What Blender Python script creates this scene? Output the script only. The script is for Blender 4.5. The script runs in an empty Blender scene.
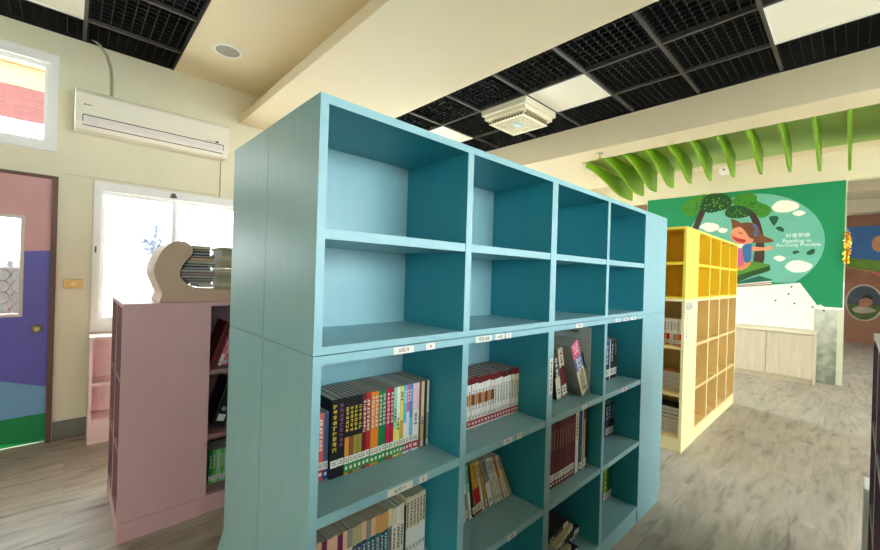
import bpy, bmesh, math, random
from mathutils import Vector, Matrix
random.seed(7)
PI = math.pi
SC = bpy.context.scene
COL = SC.collection

# ------------------------------------------------------------------ materials
def lin(c):
    c = c / 255.0
    return c / 12.92 if c <= 0.04045 else ((c + 0.055) / 1.055) ** 2.4

def rgb(c):
    return (lin(c[0]), lin(c[1]), lin(c[2]), 1.0)

_M = {}
def mat(name, c, rough=0.5, var=0.06, scale=14.0, metal=0.0, spec=0.5, bump=0.0, emit=None, stretch=None):
    """procedural paint / laminate / paper: base colour with a faint noise mottling"""
    key = (name, tuple(c), rough, emit)
    if key in _M:
        return _M[key]
    m = bpy.data.materials.new(name); m.use_nodes = True
    nt = m.node_tree; b = nt.nodes['Principled BSDF']
    tc = nt.nodes.new('ShaderNodeTexCoord')
    nz = nt.nodes.new('ShaderNodeTexNoise'); nz.inputs['Scale'].default_value = scale
    nz.inputs['Detail'].default_value = 3
    if stretch:
        mp = nt.nodes.new('ShaderNodeMapping'); mp.inputs['Scale'].default_value = stretch
        nt.links.new(tc.outputs['Object'], mp.inputs[0]); nt.links.new(mp.outputs[0], nz.inputs['Vector'])
    else:
        nt.links.new(tc.outputs['Object'], nz.inputs['Vector'])
    rp = nt.nodes.new('ShaderNodeValToRGB')
    col = rgb(c)
    rp.color_ramp.elements[0].position = 0.3; rp.color_ramp.elements[1].position = 0.7
    rp.color_ramp.elements[0].color = tuple(max(0, x * (1 - var)) for x in col[:3]) + (1,)
    rp.color_ramp.elements[1].color = tuple(min(1, x * (1 + var)) for x in col[:3]) + (1,)
    nt.links.new(nz.outputs['Fac'], rp.inputs[0]); nt.links.new(rp.outputs[0], b.inputs['Base Color'])
    b.inputs['Roughness'].default_value = rough
    b.inputs['Metallic'].default_value = metal
    b.inputs['Specular IOR Level'].default_value = spec
    if bump:
        bp_ = nt.nodes.new('ShaderNodeBump'); bp_.inputs['Strength'].default_value = bump
        nt.links.new(nz.outputs['Fac'], bp_.inputs['Height']); nt.links.new(bp_.outputs[0], b.inputs['Normal'])
    if emit:
        nt.links.new(rp.outputs[0], b.inputs['Emission Color']); b.inputs['Emission Strength'].default_value = emit
    _M[key] = m
    return m

def floor_material():
    m = bpy.data.materials.new('grey oak vinyl planks'); m.use_nodes = True
    nt = m.node_tree; N = nt.nodes; L = nt.links; b = N['Principled BSDF']
    tc = N.new('ShaderNodeTexCoord')
    br = N.new('ShaderNodeTexBrick'); br.offset = 0.37
    br.inputs['Scale'].default_value = 1.0
    br.inputs['Brick Width'].default_value = 1.2; br.inputs['Row Height'].default_value = 0.19
    br.inputs['Mortar Size'].default_value = 0.0012; br.inputs['Mortar Smooth'].default_value = 0.2
    br.inputs['Color1'].default_value = (0.30, 0.30, 0.30, 1); br.inputs['Color2'].default_value = (0.72, 0.72, 0.72, 1)
    br.inputs['Mortar'].default_value = (0.32, 0.32, 0.32, 1)
    L.new(tc.outputs['Object'], br.inputs['Vector'])
    # grain: noise pulled long along the planks (x), shifted per plank
    mp = N.new('ShaderNodeMapping'); mp.inputs['Scale'].default_value = (1.8, 10, 1)
    L.new(tc.outputs['Object'], mp.inputs[0])
    n1 = N.new('ShaderNodeTexNoise'); n1.noise_dimensions = '4D'; n1.inputs['Scale'].default_value = 1.7
    n1.inputs['Detail'].default_value = 5; n1.inputs['Roughness'].default_value = 0.6; n1.inputs['Distortion'].default_value = 0.7
    mu = N.new('ShaderNodeMath'); mu.operation = 'MULTIPLY'; mu.inputs[1].default_value = 9
    L.new(br.outputs['Color'], mu.inputs[0]); L.new(mu.outputs[0], n1.inputs['W']); L.new(mp.outputs[0], n1.inputs['Vector'])
    r1 = N.new('ShaderNodeValToRGB')
    e = r1.color_ramp.elements
    e[0].position = 0.24; e[0].color = rgb((118, 108, 98))
    e[1].position = 0.8; e[1].color = rgb((194, 183, 168))
    k = e.new(0.46); k.color = rgb((170, 159, 145))
    L.new(n1.outputs['Fac'], r1.inputs[0])
    # per plank tone
    mx = N.new('ShaderNodeMixRGB'); mx.blend_type = 'OVERLAY'; mx.inputs[0].default_value = 0.22
    L.new(r1.outputs[0], mx.inputs[1]); L.new(br.outputs['Color'], mx.inputs[2])
    L.new(mx.outputs[0], b.inputs['Base Color'])
    b.inputs['Roughness'].default_value = 0.55; b.inputs['Specular IOR Level'].default_value = 0.25
    bp_ = N.new('ShaderNodeBump'); bp_.inputs['Strength'].default_value = 0.08; bp_.inputs['Distance'].default_value = 0.004
    L.new(n1.outputs['Fac'], bp_.inputs['Height']); L.new(bp_.outputs[0], b.inputs['Normal'])
    return m

def glass_material():
    m = bpy.data.materials.new('window glass'); m.use_nodes = True
    nt = m.node_tree; N = nt.nodes; L = nt.links
    for n in list(N):
        if n.type == 'BSDF_PRINCIPLED': N.remove(n)
    out = [n for n in N if n.type == 'OUTPUT_MATERIAL'][0]
    t = N.new('ShaderNodeBsdfTransparent'); g = N.new('ShaderNodeBsdfGlossy'); g.inputs['Roughness'].default_value = 0.03
    nz = N.new('ShaderNodeTexNoise'); nz.inputs['Scale'].default_value = 3
    rp = N.new('ShaderNodeValToRGB'); rp.color_ramp.elements[0].color = (0.90, 0.93, 0.93, 1); rp.color_ramp.elements[1].color = (0.97, 0.98, 0.98, 1)
    L.new(nz.outputs['Fac'], rp.inputs[0]); L.new(rp.outputs[0], t.inputs['Color'])
    mx = N.new('ShaderNodeMixShader'); mx.inputs[0].default_value = 0.05
    L.new(t.outputs[0], mx.inputs[1]); L.new(g.outputs[0], mx.inputs[2]); L.new(mx.outputs[0], out.inputs['Surface'])
    return m

def concrete_patch_material():
    """white paint worn away to grey cement towards the lower right of the wall end"""
    m = bpy.data.materials.new('worn plaster'); m.use_nodes = True
    nt = m.node_tree; N = nt.nodes; L = nt.links; b = N['Principled BSDF']
    tc = N.new('ShaderNodeTexCoord'); nz = N.new('ShaderNodeTexNoise'); nz.inputs['Scale'].default_value = 9; nz.inputs['Detail'].default_value = 8
    L.new(tc.outputs['Object'], nz.inputs['Vector'])
    rp = N.new('ShaderNodeValToRGB'); e = rp.color_ramp.elements
    e[0].position = 0.3; e[0].color = rgb((128, 132, 114)); e[1].position = 0.75; e[1].color = rgb((206, 206, 190))
    sx = N.new('ShaderNodeSeparateXYZ'); L.new(tc.outputs['Object'], sx.inputs[0])
    ad = N.new('ShaderNodeMath'); ad.operation = 'MULTIPLY_ADD'; ad.inputs[1].default_value = 0.45; ad.inputs[2].default_value = -0.12
    L.new(sx.outputs['Z'], ad.inputs[0])
    sm = N.new('ShaderNodeMath'); sm.operation = 'ADD'; ml = N.new('ShaderNodeMath'); ml.operation = 'MULTIPLY'; ml.inputs[1].default_value = 0.8
    L.new(nz.outputs['Fac'], ml.inputs[0]); L.new(ml.outputs[0], sm.inputs[0]); L.new(ad.outputs[0], sm.inputs[1])
    L.new(sm.outputs[0], rp.inputs[0]); L.new(rp.outputs[0], b.inputs['Base Color']); b.inputs['Roughness'].default_value = 0.8
    return m

def brick_material():
    m = bpy.data.materials.new('red brick'); m.use_nodes = True
    nt = m.node_tree; N = nt.nodes; L = nt.links; b = N['Principled BSDF']
    tc = N.new('ShaderNodeTexCoord'); br = N.new('ShaderNodeTexBrick')
    mp = N.new('ShaderNodeMapping'); mp.inputs['Rotation'].default_value = (PI / 2, 0, 0)
    L.new(tc.outputs['Object'], mp.inputs[0]); L.new(mp.outputs[0], br.inputs['Vector'])
    br.inputs['Scale'].default_value = 6
    br.inputs['Color1'].default_value = rgb((70, 28, 24)); br.inputs['Color2'].default_value = rgb((82, 38, 32)); br.inputs['Mortar'].default_value = rgb((92, 56, 50))
    L.new(br.outputs['Color'], b.inputs['Base Color']); b.inputs['Roughness'].default_value = 0.9
    return m

# ------------------------------------------------------------------ mesh helpers
def box(bm, x0, y0, z0, x1, y1, z1, mi=0):
    vs = [bm.verts.new(p) for p in ((x0, y0, z0), (x1, y0, z0), (x1, y1, z0), (x0, y1, z0), (x0, y0, z1), (x1, y0, z1), (x1, y1, z1), (x0, y1, z1))]
    for f in ((0, 3, 2, 1), (4, 5, 6, 7), (0, 1, 5, 4), (1, 2, 6, 5), (2, 3, 7, 6), (3, 0, 4, 7)):
        bm.faces.new([vs[i] for i in f]).material_index = mi

def prism(bm, pts, off, mi=0):
    """pts: closed 3-D outline; off: extrusion vector"""
    n = len(pts); off = Vector(off)
    a = [bm.verts.new(p) for p in pts]; b = [bm.verts.new(Vector(p) + off) for p in pts]
    fs = [bm.faces.new(a), bm.faces.new(list(reversed(b)))]
    for i in range(n):
        j = (i + 1) % n
        fs.append(bm.faces.new([a[j], a[i], b[i], b[j]]))
    for f in fs: f.material_index = mi
    bmesh.ops.recalc_face_normals(bm, faces=fs)

def tube(bm, pts, r, seg=8, mi=0, closed=False):
    pts = [Vector(p) for p in pts]; rings = []
    n = len(pts)
    up0 = Vector((0, 0, 1))
    for i, p in enumerate(pts):
        if closed: d = pts[(i + 1) % n] - pts[i - 1]
        else: d = (pts[min(i + 1, n - 1)] - pts[max(i - 1, 0)])
        d.normalize()
        u = up0 if abs(d.dot(up0)) < 0.95 else Vector((1, 0, 0))
        a = d.cross(u).normalized(); b = d.cross(a).normalized()
        rings.append([bm.verts.new(p + r * (math.cos(2 * PI * k / seg) * a + math.sin(2 * PI * k / seg) * b)) for k in range(seg)])
    m = n if closed else n - 1
    for i in range(m):
        A, B = rings[i], rings[(i + 1) % n]
        for k in range(seg):
            f = bm.faces.new([A[k], A[(k + 1) % seg], B[(k + 1) % seg], B[k]]); f.smooth = True; f.material_index = mi
    if not closed:
        bm.faces.new(rings[0]).material_index = mi; bm.faces.new(list(reversed(rings[-1]))).material_index = mi

def lathe(bm, prof, center, axis='z', seg=24, mi=0):
    """prof: list of (r, h) revolved round an axis through center"""
    c = Vector(center); rings = []
    for r, h in prof:
        ring = []
        for k in range(seg):
            a = 2 * PI * k / seg
            if axis == 'z': p = Vector((r * math.cos(a), r * math.sin(a), h))
            elif axis == 'y': p = Vector((r * math.cos(a), h, r * math.sin(a)))
            else: p = Vector((h, r * math.cos(a), r * math.sin(a)))
            ring.append(bm.verts.new(c + p))
        rings.append(ring)
    fs = []
    for A, B in zip(rings, rings[1:]):
        for k in range(seg):
            f = bm.faces.new([A[k], A[(k + 1) % seg], B[(k + 1) % seg], B[k]]); f.smooth = True; fs.append(f)
    fs.append(bm.faces.new(rings[0])); fs.append(bm.faces.new(rings[-1]))
    for f in fs: f.material_index = mi
    bmesh.ops.recalc_face_normals(bm, faces=fs)

def smooth_loop(pts, sub=4):
    out = []; n = len(pts)
    for i in range(n):
        p0, p1, p2, p3 = [Vector(pts[(i + k) % n]) for k in (-1, 0, 1, 2)]
        for s in range(sub):
            t = s / sub
            out.append(tuple(0.5 * ((2 * p1) + (p2 - p0) * t + (2 * p0 - 5 * p1 + 4 * p2 - p3) * t * t + (3 * p1 - p0 - 3 * p2 + p3) * t ** 3)))
    return out

def obj(name, bm, mats, parent=None, loc=None, bevel=0.0):
    me = bpy.data.meshes.new(name); bm.to_mesh(me); bm.free()
    if not isinstance(mats, (list, tuple)): mats = [mats]
    for m in mats: me.materials.append(m)
    o = bpy.data.objects.new(name, me); COL.objects.link(o)
    if loc: o.location = loc
    if parent: o.parent = parent
    if bevel:
        md = o.modifiers.new('bevel', 'BEVEL'); md.width = bevel; md.segments = 2; md.limit_method = 'ANGLE'
    return o

def tag(o, label, cat, group=None):
    o['label'] = label; o['category'] = cat
    if group: o['group'] = group
    return o

def thing(name, label, cat, loc=(0, 0, 0), rz=0.0, group=None):
    o = bpy.data.objects.new(name, None); COL.objects.link(o)
    o.location = loc; o.rotation_euler = (0, 0, rz); o.empty_display_size = 0.1
    return tag(o, label, cat, group)

def struct(name, bm, mats, parent=None, loc=None):
    o = obj(name, bm, mats, parent, loc)
    if not parent: o['kind'] = 'structure'
    return o

def simple_box(name, b, m, parent=None, bevel=0.0):
    bm = bmesh.new(); box(bm, *b); return obj(name, bm, m, parent, bevel=bevel)

def dup(root, loc=None, rot=None, label=None, group=None):
    r = root.copy(); COL.objects.link(r)
    if loc is not None: r.location = loc
    if rot is not None: r.rotation_euler = rot
    if label: r['label'] = label
    if group: r['group'] = group
    for ch in list(root.children):
        c = ch.copy(); COL.objects.link(c); c.parent = r
        for g in list(ch.children):
            d = g.copy(); COL.objects.link(d); d.parent = c
    return r

def text_part(name, s, size, m, parent, matrix, extrude=0.0008, align='CENTER'):
    cu = bpy.data.curves.new(name, 'FONT'); cu.body = s; cu.size = size; cu.extrude = extrude
    cu.align_x = align; cu.align_y = 'CENTER'
    t = bpy.data.objects.new(name + '_curve', cu); COL.objects.link(t)
    bpy.context.view_layer.update()
    me = bpy.data.meshes.new_from_object(t.evaluated_get(bpy.context.evaluated_depsgraph_get()))
    bpy.data.objects.remove(t); bpy.data.curves.remove(cu)
    me.materials.clear(); me.materials.append(m)
    o = bpy.data.objects.new(name, me); COL.objects.link(o)
    o.parent = parent; o.matrix_local = matrix
    return o

# ------------------------------------------------------------------ palette
M_wall = mat('cream wall paint', (226, 218, 188), 0.7, 0.02, 3)
M_walll = mat('pale cream wall paint', (224, 217, 190), 0.7, 0.02, 3)
M_ceil = mat('warm cream ceiling paint', (229, 214, 182), 0.7, 0.015, 2)
M_white = mat('white paint', (240, 238, 232), 0.5, 0.02, 5)
M_frame = mat('white window aluminium', (232, 230, 226), 0.4, 0.02, 6)
M_black = mat('black egg crate', (13, 12, 11), 0.8, 0.1, 6)
M_tbar = mat('dark grey ceiling bar', (70, 66, 62), 0.5, 0.05, 6)
M_void = mat('black void above grille', (6, 6, 6), 0.9, 0.1, 2)
M_led = mat('white panel diffuser', (244, 238, 222), 0.5, 0.01, 2)
M_glass = glass_material()
M_floor = floor_material()
M_blue = mat('pale aqua laminate', (140, 183, 189), 0.38, 0.03, 6, stretch=(6, 6, 0.8))
M_blue_shade = mat('shaded aqua laminate', (46, 146, 162), 0.4, 0.03, 6, stretch=(6, 6, 0.8))  # darker copy of the aqua laminate, cell shade put into the colour
M_pink = mat('dusty pink laminate', (216, 170, 172), 0.42, 0.03, 5)
M_pinkp = mat('pale pink laminate', (238, 212, 204), 0.42, 0.03, 5)
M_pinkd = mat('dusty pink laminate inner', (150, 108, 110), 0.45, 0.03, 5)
M_yel = mat('bright yellow laminate', (248, 216, 84), 0.42, 0.03, 5)
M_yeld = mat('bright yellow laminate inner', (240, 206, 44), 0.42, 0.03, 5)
M_yelp = mat('pale yellow laminate', (248, 232, 172), 0.42, 0.03, 5)
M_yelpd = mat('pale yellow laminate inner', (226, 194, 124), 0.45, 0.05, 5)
M_purple = mat('dark purple laminate', (140, 112, 134), 0.45, 0.03, 5)
M_purplee = mat('pale edge band', (222, 200, 196), 0.45, 0.03, 5)
M_paper = mat('white paper label', (226, 222, 210), 0.6, 0.02, 30)
M_ink = mat('dark ink', (40, 36, 44), 0.6, 0.05, 30)
M_inkb = mat('violet ink', (84, 84, 176), 0.6, 0.05, 30)
M_pages = mat('grey paper edges', (176, 172, 160), 0.8, 0.12, 4, stretch=(260, 2, 2))
M_pagesw = mat('cream paper edges', (206, 198, 178), 0.8, 0.12, 4, stretch=(260, 2, 2))
M_green = mat('mural green', (0, 138, 88), 0.6, 0.02, 3)
M_slat = mat('leaf green lacquer', (126, 172, 24), 0.42, 0.03, 3)
M_sheet = mat('leaf green ceiling sheet', (168, 192, 104), 0.5, 0.03, 3)
M_oak = mat('pale oak laminate', (206, 192, 164), 0.5, 0.1, 3, stretch=(10, 10, 0.7))
M_brown = mat('brown door jamb wood', (98, 66, 50), 0.5, 0.12, 5, stretch=(12, 12, 1))
M_gold = mat('gold tinsel', (226, 180, 60), 0.25, 0.2, 40, metal=0.9)
M_metal = mat('brushed metal', (190, 186, 176), 0.3, 0.05, 20, metal=0.9)
M_acw = mat('white air conditioner plastic', (236, 230, 214), 0.3, 0.01, 3)
M_dark = mat('black plastic', (20, 20, 22), 0.4, 0.1, 10)
M_stand = mat('pale beige board', (200, 170, 146), 0.5, 0.03, 4)
M_base = mat('grey stone skirting', (116, 112, 104), 0.6, 0.15, 9)
M_worn = concrete_patch_material()
M_brick = brick_material()

# ------------------------------------------------------------------ room dimensions (metres)
YW, YS = 4.32, -3.4          # window wall with the door; opposite window wall
XB, XM, XC = -3.0, 7.99, 14.55
ZC = 3.2; ZT = 3.8; ZB = 2.87

bm = bmesh.new(); box(bm, XB - 0.2, YS - 0.2, -0.12, XC + 0.2, YW + 0.2, 0.0); struct('floor', bm, M_floor)

def wall_with_openings(name, axis, p0, p1, a0, a1, z1, openings, m):
    """axis 'y': wall lies across y (p0..p1 thickness) running along x from a0 to a1"""
    bm = bmesh.new()
    def bx(u0, u1, w0, w1):
        if u1 - u0 < 1e-4 or w1 - w0 < 1e-4: return
        if axis == 'y': box(bm, u0, p0, w0, u1, p1, w1)
        else: box(bm, p0, u0, w0, p1, u1, w1)
    cuts = sorted({a0, a1} | {v for o in openings for v in o[:2]})
    for u0, u1 in zip(cuts, cuts[1:]):
        mid = (u0 + u1) / 2; z = 0.0
        for o in sorted([o for o in openings if o[0] < mid < o[1]], key=lambda o: o[2]):
            bx(u0, u1, z, o[2]); z = o[3]
        bx(u0, u1, z, z1)
    return struct(name, bm, m)

DOOR = (-1.02, -0.075, 0.0, 2.08)
CLER = (-1.6, -0.09, 2.27, 3.02)
WIN1 = (0.135, 2.36, 0.87, 2.09)
WIN3 = (2.65, 3.95, 0.30, 2.75)
WIN4 = (5.9, 7.3, 0.30, 2.75)
HW1 = (8.8, 10.4, 1.0, 2.5); HW2 = (12.0, 13.2, 1.2, 2.3)
wall_with_openings('wall_left', 'y', YW, YW + 0.18, XB, XC, ZT, [DOOR, CLER, WIN1, WIN3, WIN4, HW1, HW2], M_walll)
SW = [(-2.3, -0.4, 1.2, 2.6), (0.8, 3.8, 1.0, 2.8), (4.4, 7.2, 1.0, 2.8), (9.0, 10.6, 1.0, 2.5)]
wall_with_openings('wall_right', 'y', YS - 0.18, YS, XB, XC, ZT, SW, M_wall)
bm = bmesh.new(); box(bm, XB - 0.18, YS, 0, XB, YW, ZT); struct('wall_back', bm, M_wall)
bm = bmesh.new(); box(bm, XC, YS, 0, XC + 0.18, YW, ZT); struct('wall_corridor', bm, mat('brown corridor paint', (158, 112, 88), 0.7, 0.05, 2))
# wall that carries the mural, with the opening to the corridor on its right
bm = bmesh.new(); box(bm, XM, 0.10, 0, XM + 0.16, 2.75, ZT); box(bm, XM, YS, ZB + 0.06, XM + 0.16, 0.10, ZT); box(bm, XM, 2.75, ZB, XM + 0.16, YW, ZT)
struct('wall_front', bm, M_wall)
bm = bmesh.new(); box(bm, XM + 0.03, 2.75, 0, XM + 0.13, YW, ZB); struct('wall_panel', bm, mat('brown wood wall panel', (150, 112, 82), 0.6, 0.12, 4, stretch=(8, 8, 1)))
# bare white strip under the mural and the worn cement end of the wall
bm = bmesh.new(); box(bm, XM - 0.008, 0.10, 1.06, XM, 2.74, 1.47); box(bm, XM - 0.008, 0.40, 0.0, XM, 2.74, 1.06)
struct('trim_1', bm, mat('white undercoat', (240, 240, 234), 0.6, 0.03, 8))
bm = bmesh.new(); box(bm, XM - 0.010, 0.16, 0.0, XM, 0.385, 1.065); struct('trim_2', bm, M_worn)
bm = bmesh.new(); box(bm, XM - 0.012, 0.095, 0.0, XM, 0.16, 1.07); struct('trim_3', bm, mat('pale green corner plaster', (214, 218, 190), 0.6, 0.04, 9))
# skirting by the door
bm = bmesh.new(); box(bm, -0.07, YW - 0.012, 0, 0.13, YW, 0.15); box(bm, 0.13, YW - 0.012, 0, XM, YW, 0.15); struct('baseboard_left', bm, M_base)

# ------------------------------------------------------------------ ceiling
def cprism(name, sect, y0, y1, m):
    bm = bmesh.new(); prism(bm, [(x, y0, z) for x, z in sect], (0, y1 - y0, 0)); return struct(name, bm, m)
bm = bmesh.new(); box(bm, XB - 0.2, YS - 0.2, ZT, XC + 0.2, YW + 0.2, ZT + 0.15); struct('ceiling', bm, M_ceil)
bm = bmesh.new(); box(bm, 0.655, YS, ZC, 1.46, YW, ZC + 0.12); box(bm, XB, YS, ZC, -1.85, YW, ZC + 0.12); struct('ceiling_soffit', bm, M_ceil)
cprism('ceiling_beam', [(1.41, ZC), (1.225, 2.95), (1.22, ZB), (2.21, ZB), (2.225, ZB + 0.012), (2.225, ZT), (1.41, ZT)], YS, YW, M_ceil)
cprism('ceiling_beam', [(4.335, ZT), (4.335, ZC), (4.29, ZB), (4.66, ZB), (4.66, ZT)], YS, YW, M_ceil)
bm = bmesh.new(); box(bm, 4.66, 2.40, ZB, 6.16, YW, ZB + 0.12); struct('ceiling_soffit', bm, M_ceil)
bm = bmesh.new(); box(bm, 6.16, YS, 3.35, XM, YW, 3.42); box(bm, 6.1, YS, 2.99, 6.16, YW, 3.42); struct('ceiling_recess', bm, M_ceil)
bm = bmesh.new(); box(bm, 4.66, -1.6, 2.95, 6.1, 2.40, 2.985); struct('ceiling_sheet', bm, M_sheet)
bm = bmesh.new(); box(bm, 4.66, YS, 2.95, 6.1, -1.6, 2.985); struct('ceiling_soffit', bm, M_ceil)
bm = bmesh.new(); box(bm, XM + 0.16, YS, 3.3, XC, YW, 3.4); box(bm, 9.6, YS, 3.02, 10.0, YW, 3.3); box(bm, 12.4, YS, 3.02, 12.8, YW, 3.3)
struct('ceiling_corridor', bm, mat('grey beige corridor ceiling', (196, 184, 160), 0.7, 0.03, 2))

def grille(x0, x1, y0, y1, xl, yl, skip):
    """black open-cell grille with dark bars on the tile lines"""
    z0, z1 = ZC + 0.02, ZC + 0.045
    bm = bmesh.new()
    n = int((x1 - x0) / 0.06)
    for i in range(n + 1):
        x = x0 + i * 0.06; ys = [(y0, y1)]
        for s in skip:
            if s[0] - 0.01 < x < s[1] + 0.01:
                ys = [q for a, b in ys for q in ((a, min(b, s[2])), (max(a, s[3]), b)) if q[1] - q[0] > 0.01]
        for a, b in ys: box(bm, x - 0.0022, a, z0, x + 0.0022, b, z1)
    n = int((y1 - y0) / 0.06)
    for i in range(n + 1):
        y = y0 + i * 0.06; xs = [(x0, x1)]
        for s in skip:
            if s[2] - 0.01 < y < s[3] + 0.01:
                xs = [q for a, b in xs for q in ((a, min(b, s[0])), (max(a, s[1]), b)) if q[1] - q[0] > 0.01]
        for a, b in xs: box(bm, a, y - 0.0022, z0, b, y + 0.0022, z1)
    struct('ceiling_grille', bm, M_black)
    bm = bmesh.new()
    for x in xl: box(bm, x - 0.012, y0, ZC + 0.004, x + 0.012, y1, ZC + 0.05)
    for y in yl: box(bm, x0, y - 0.012, ZC + 0.003, x1, y + 0.012, ZC + 0.05)
    struct('ceiling_bars', bm, M_tbar)
    bm = bmesh.new(); box(bm, x0, y0, ZC + 0.075, x1, y1, ZC + 0.085); struct('ceiling_void', bm, M_void)

YL = [0.46 + 0.6 * k for k in range(-6, 7)]
PAN = [(3.24, 3.82, 1.66, 2.26), (3.24, 3.82, -0.14, 0.46), (3.24, 3.82, 3.46, 4.06), (3.24, 3.82, -1.94, -1.34)]
FAN = (3.24, 3.82, 2.26, 2.86)
grille(2.225, 4.335, YS, YW, [2.64, 3.24, 3.82], YL, PAN + [FAN])
YL1 = [3.95 - 0.6 * k for k in range(0, 12)]
PAN1 = [(-0.55, 0.05, 3.35, 3.95), (-0.55, 0.05, -0.25, 0.35)]
grille(-1.85, 0.655, YS, YW, [-1.75, -1.15, -0.55, 0.05], YL1, PAN1)
bm = bmesh.new(); box(bm, 0.640, YS, ZC - 0.004, 0.655, YW, ZC + 0.05); box(bm, 4.322, YS, ZC - 0.004, 4.337, YW, ZC + 0.05); box(bm, -1.85, YW - 0.012, ZC + 0.0, 0.64, YW, ZC + 0.05)
struct('trim_4', bm, M_black)
# lay-in light panels
plabels = ['square white light panel in the black grille beside the square ceiling fan',
           'square white light panel at the top right corner of the photo',
           'square white light panel farthest off, just above the blue bookcase top', 'square white light panel in the grille behind the camera',
           'square white light panel in the black grille at the top left corner', 'square white light panel in the left grille behind the camera']
for k, (p, lb) in enumerate(zip(PAN + PAN1, plabels)):
    t = thing('ceiling_light_panel', lb, 'ceiling light', (p[0], p[2], ZC), 0, 'light panels in the black ceiling grilles')
    w, d = p[1] - p[0], p[3] - p[2]
    bm = bmesh.new()
    for b in ((0.012, 0.012, 0.0, w - 0.012, 0.024, 0.05), (0.012, d - 0.024, 0.0, w - 0.012, d - 0.012, 0.05), (0.012, 0.024, 0.0, 0.024, d - 0.024, 0.05), (w - 0.024, 0.024, 0.0, w - 0.012, d - 0.024, 0.05)): box(bm, *b)
    obj('frame', bm, M_white, t)
    simple_box('diffuser', (0.024, 0.024, 0.006, w - 0.024, d - 0.024, 0.02), M_led, t)

# square circulation fan in the grille
M_fan = mat('cream fan plastic', (240, 232, 208), 0.4, 0.02, 6)
t = thing('ceiling_fan', 'square cream circulation fan with louvred grille set in the black ceiling', 'ceiling fan', (3.53, 2.56, ZC))
bm = bmesh.new()
def ring(bm, r0, r1, z0, z1):
    box(bm, -r1, -r1, z0, r1, -r0, z1); box(bm, -r1, r0, z0, r1, r1, z1); box(bm, -r1, -r0, z0, -r0, r0, z1); box(bm, r0, -r0, z0, r1, r0, z1)
ring(bm, 0.25, 0.285, -0.055, 0.03); ring(bm, 0.235, 0.26, -0.10, -0.055)
obj('housing', bm, M_fan, t, bevel=0.004)
bm = bmesh.new(); ring(bm, 0.195, 0.225, -0.145, -0.115)
for sx in (-1, 1):
    for sy in (-1, 1): box(bm, sx * 0.215 - 0.02, sy * 0.215 - 0.02, -0.115, sx * 0.215 + 0.02, sy * 0.215 + 0.02, -0.09)
obj('frame', bm, M_fan, t, bevel=0.005)
bm = bmesh.new()
for k in range(11): y = -0.18 + k * 0.036; box(bm, -0.2, y - 0.004, -0.14, 0.2, y + 0.004, -0.118)
for k in range(8): x = -0.175 + k * 0.05; box(bm, x - 0.003, -0.2, -0.138, x + 0.003, 0.2, -0.124)
obj('grille', bm, M_fan, t)
bm = bmesh.new()
for s in (-1, 1):
    for k in range(12):
        a = -0.2 + k * 0.036
        box(bm, a, s * 0.2275 - 0.003, -0.138, a + 0.016, s * 0.2275 + 0.003, -0.122); box(bm, s * 0.2275 - 0.003, a, -0.138, s * 0.2275 + 0.003, a + 0.016, -0.122)
obj('vent_slot', bm, M_dark, t)
bm = bmesh.new(); lathe(bm, [(0.0, -0.148), (0.045, -0.148), (0.055, -0.138), (0.05, -0.112), (0.0, -0.112)], (0, 0, 0)); obj('hub', bm, mat('pale blue hub', (190, 214, 220), 0.3), t)
bm = bmesh.new()
for k in range(5):
    a = 2 * PI * k / 5
    prism(bm, [(0.04 * math.cos(a), 0.04 * math.sin(a), -0.06), (0.2 * math.cos(a - 0.25), 0.2 * math.sin(a - 0.25), -0.08), (0.2 * math.cos(a + 0.3), 0.2 * math.sin(a + 0.3), -0.05), (0.04 * math.cos(a + 0.8), 0.04 * math.sin(a + 0.8), -0.055)], (0, 0, -0.004))
obj('blade', bm, M_fan, t)
simple_box('backing_plate', (-0.25, -0.25, 0.0, 0.25, 0.25, 0.02), M_fan, t)

# ceiling speaker in the soffit
t = thing('ceiling_speaker', 'round grey speaker set flush in the cream soffit by the left grille', 'speaker', (0.915, 3.6, ZC))
bm = bmesh.new(); lathe(bm, [(0.088, 0.004), (0.088, -0.006), (0.105, -0.008), (0.115, -0.002), (0.115, 0.004)], (0, 0, 0), seg=40); obj('rim', bm, M_white, t)
bm = bmesh.new(); lathe(bm, [(0.0, -0.004), (0.07, -0.0045), (0.09, -0.004), (0.09, 0.002), (0.0, 0.002)], (0, 0, 0), seg=40); obj('grille', bm, mat('grey speaker mesh', (166, 160, 148), 0.7, 0.25, 160), t)

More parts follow.
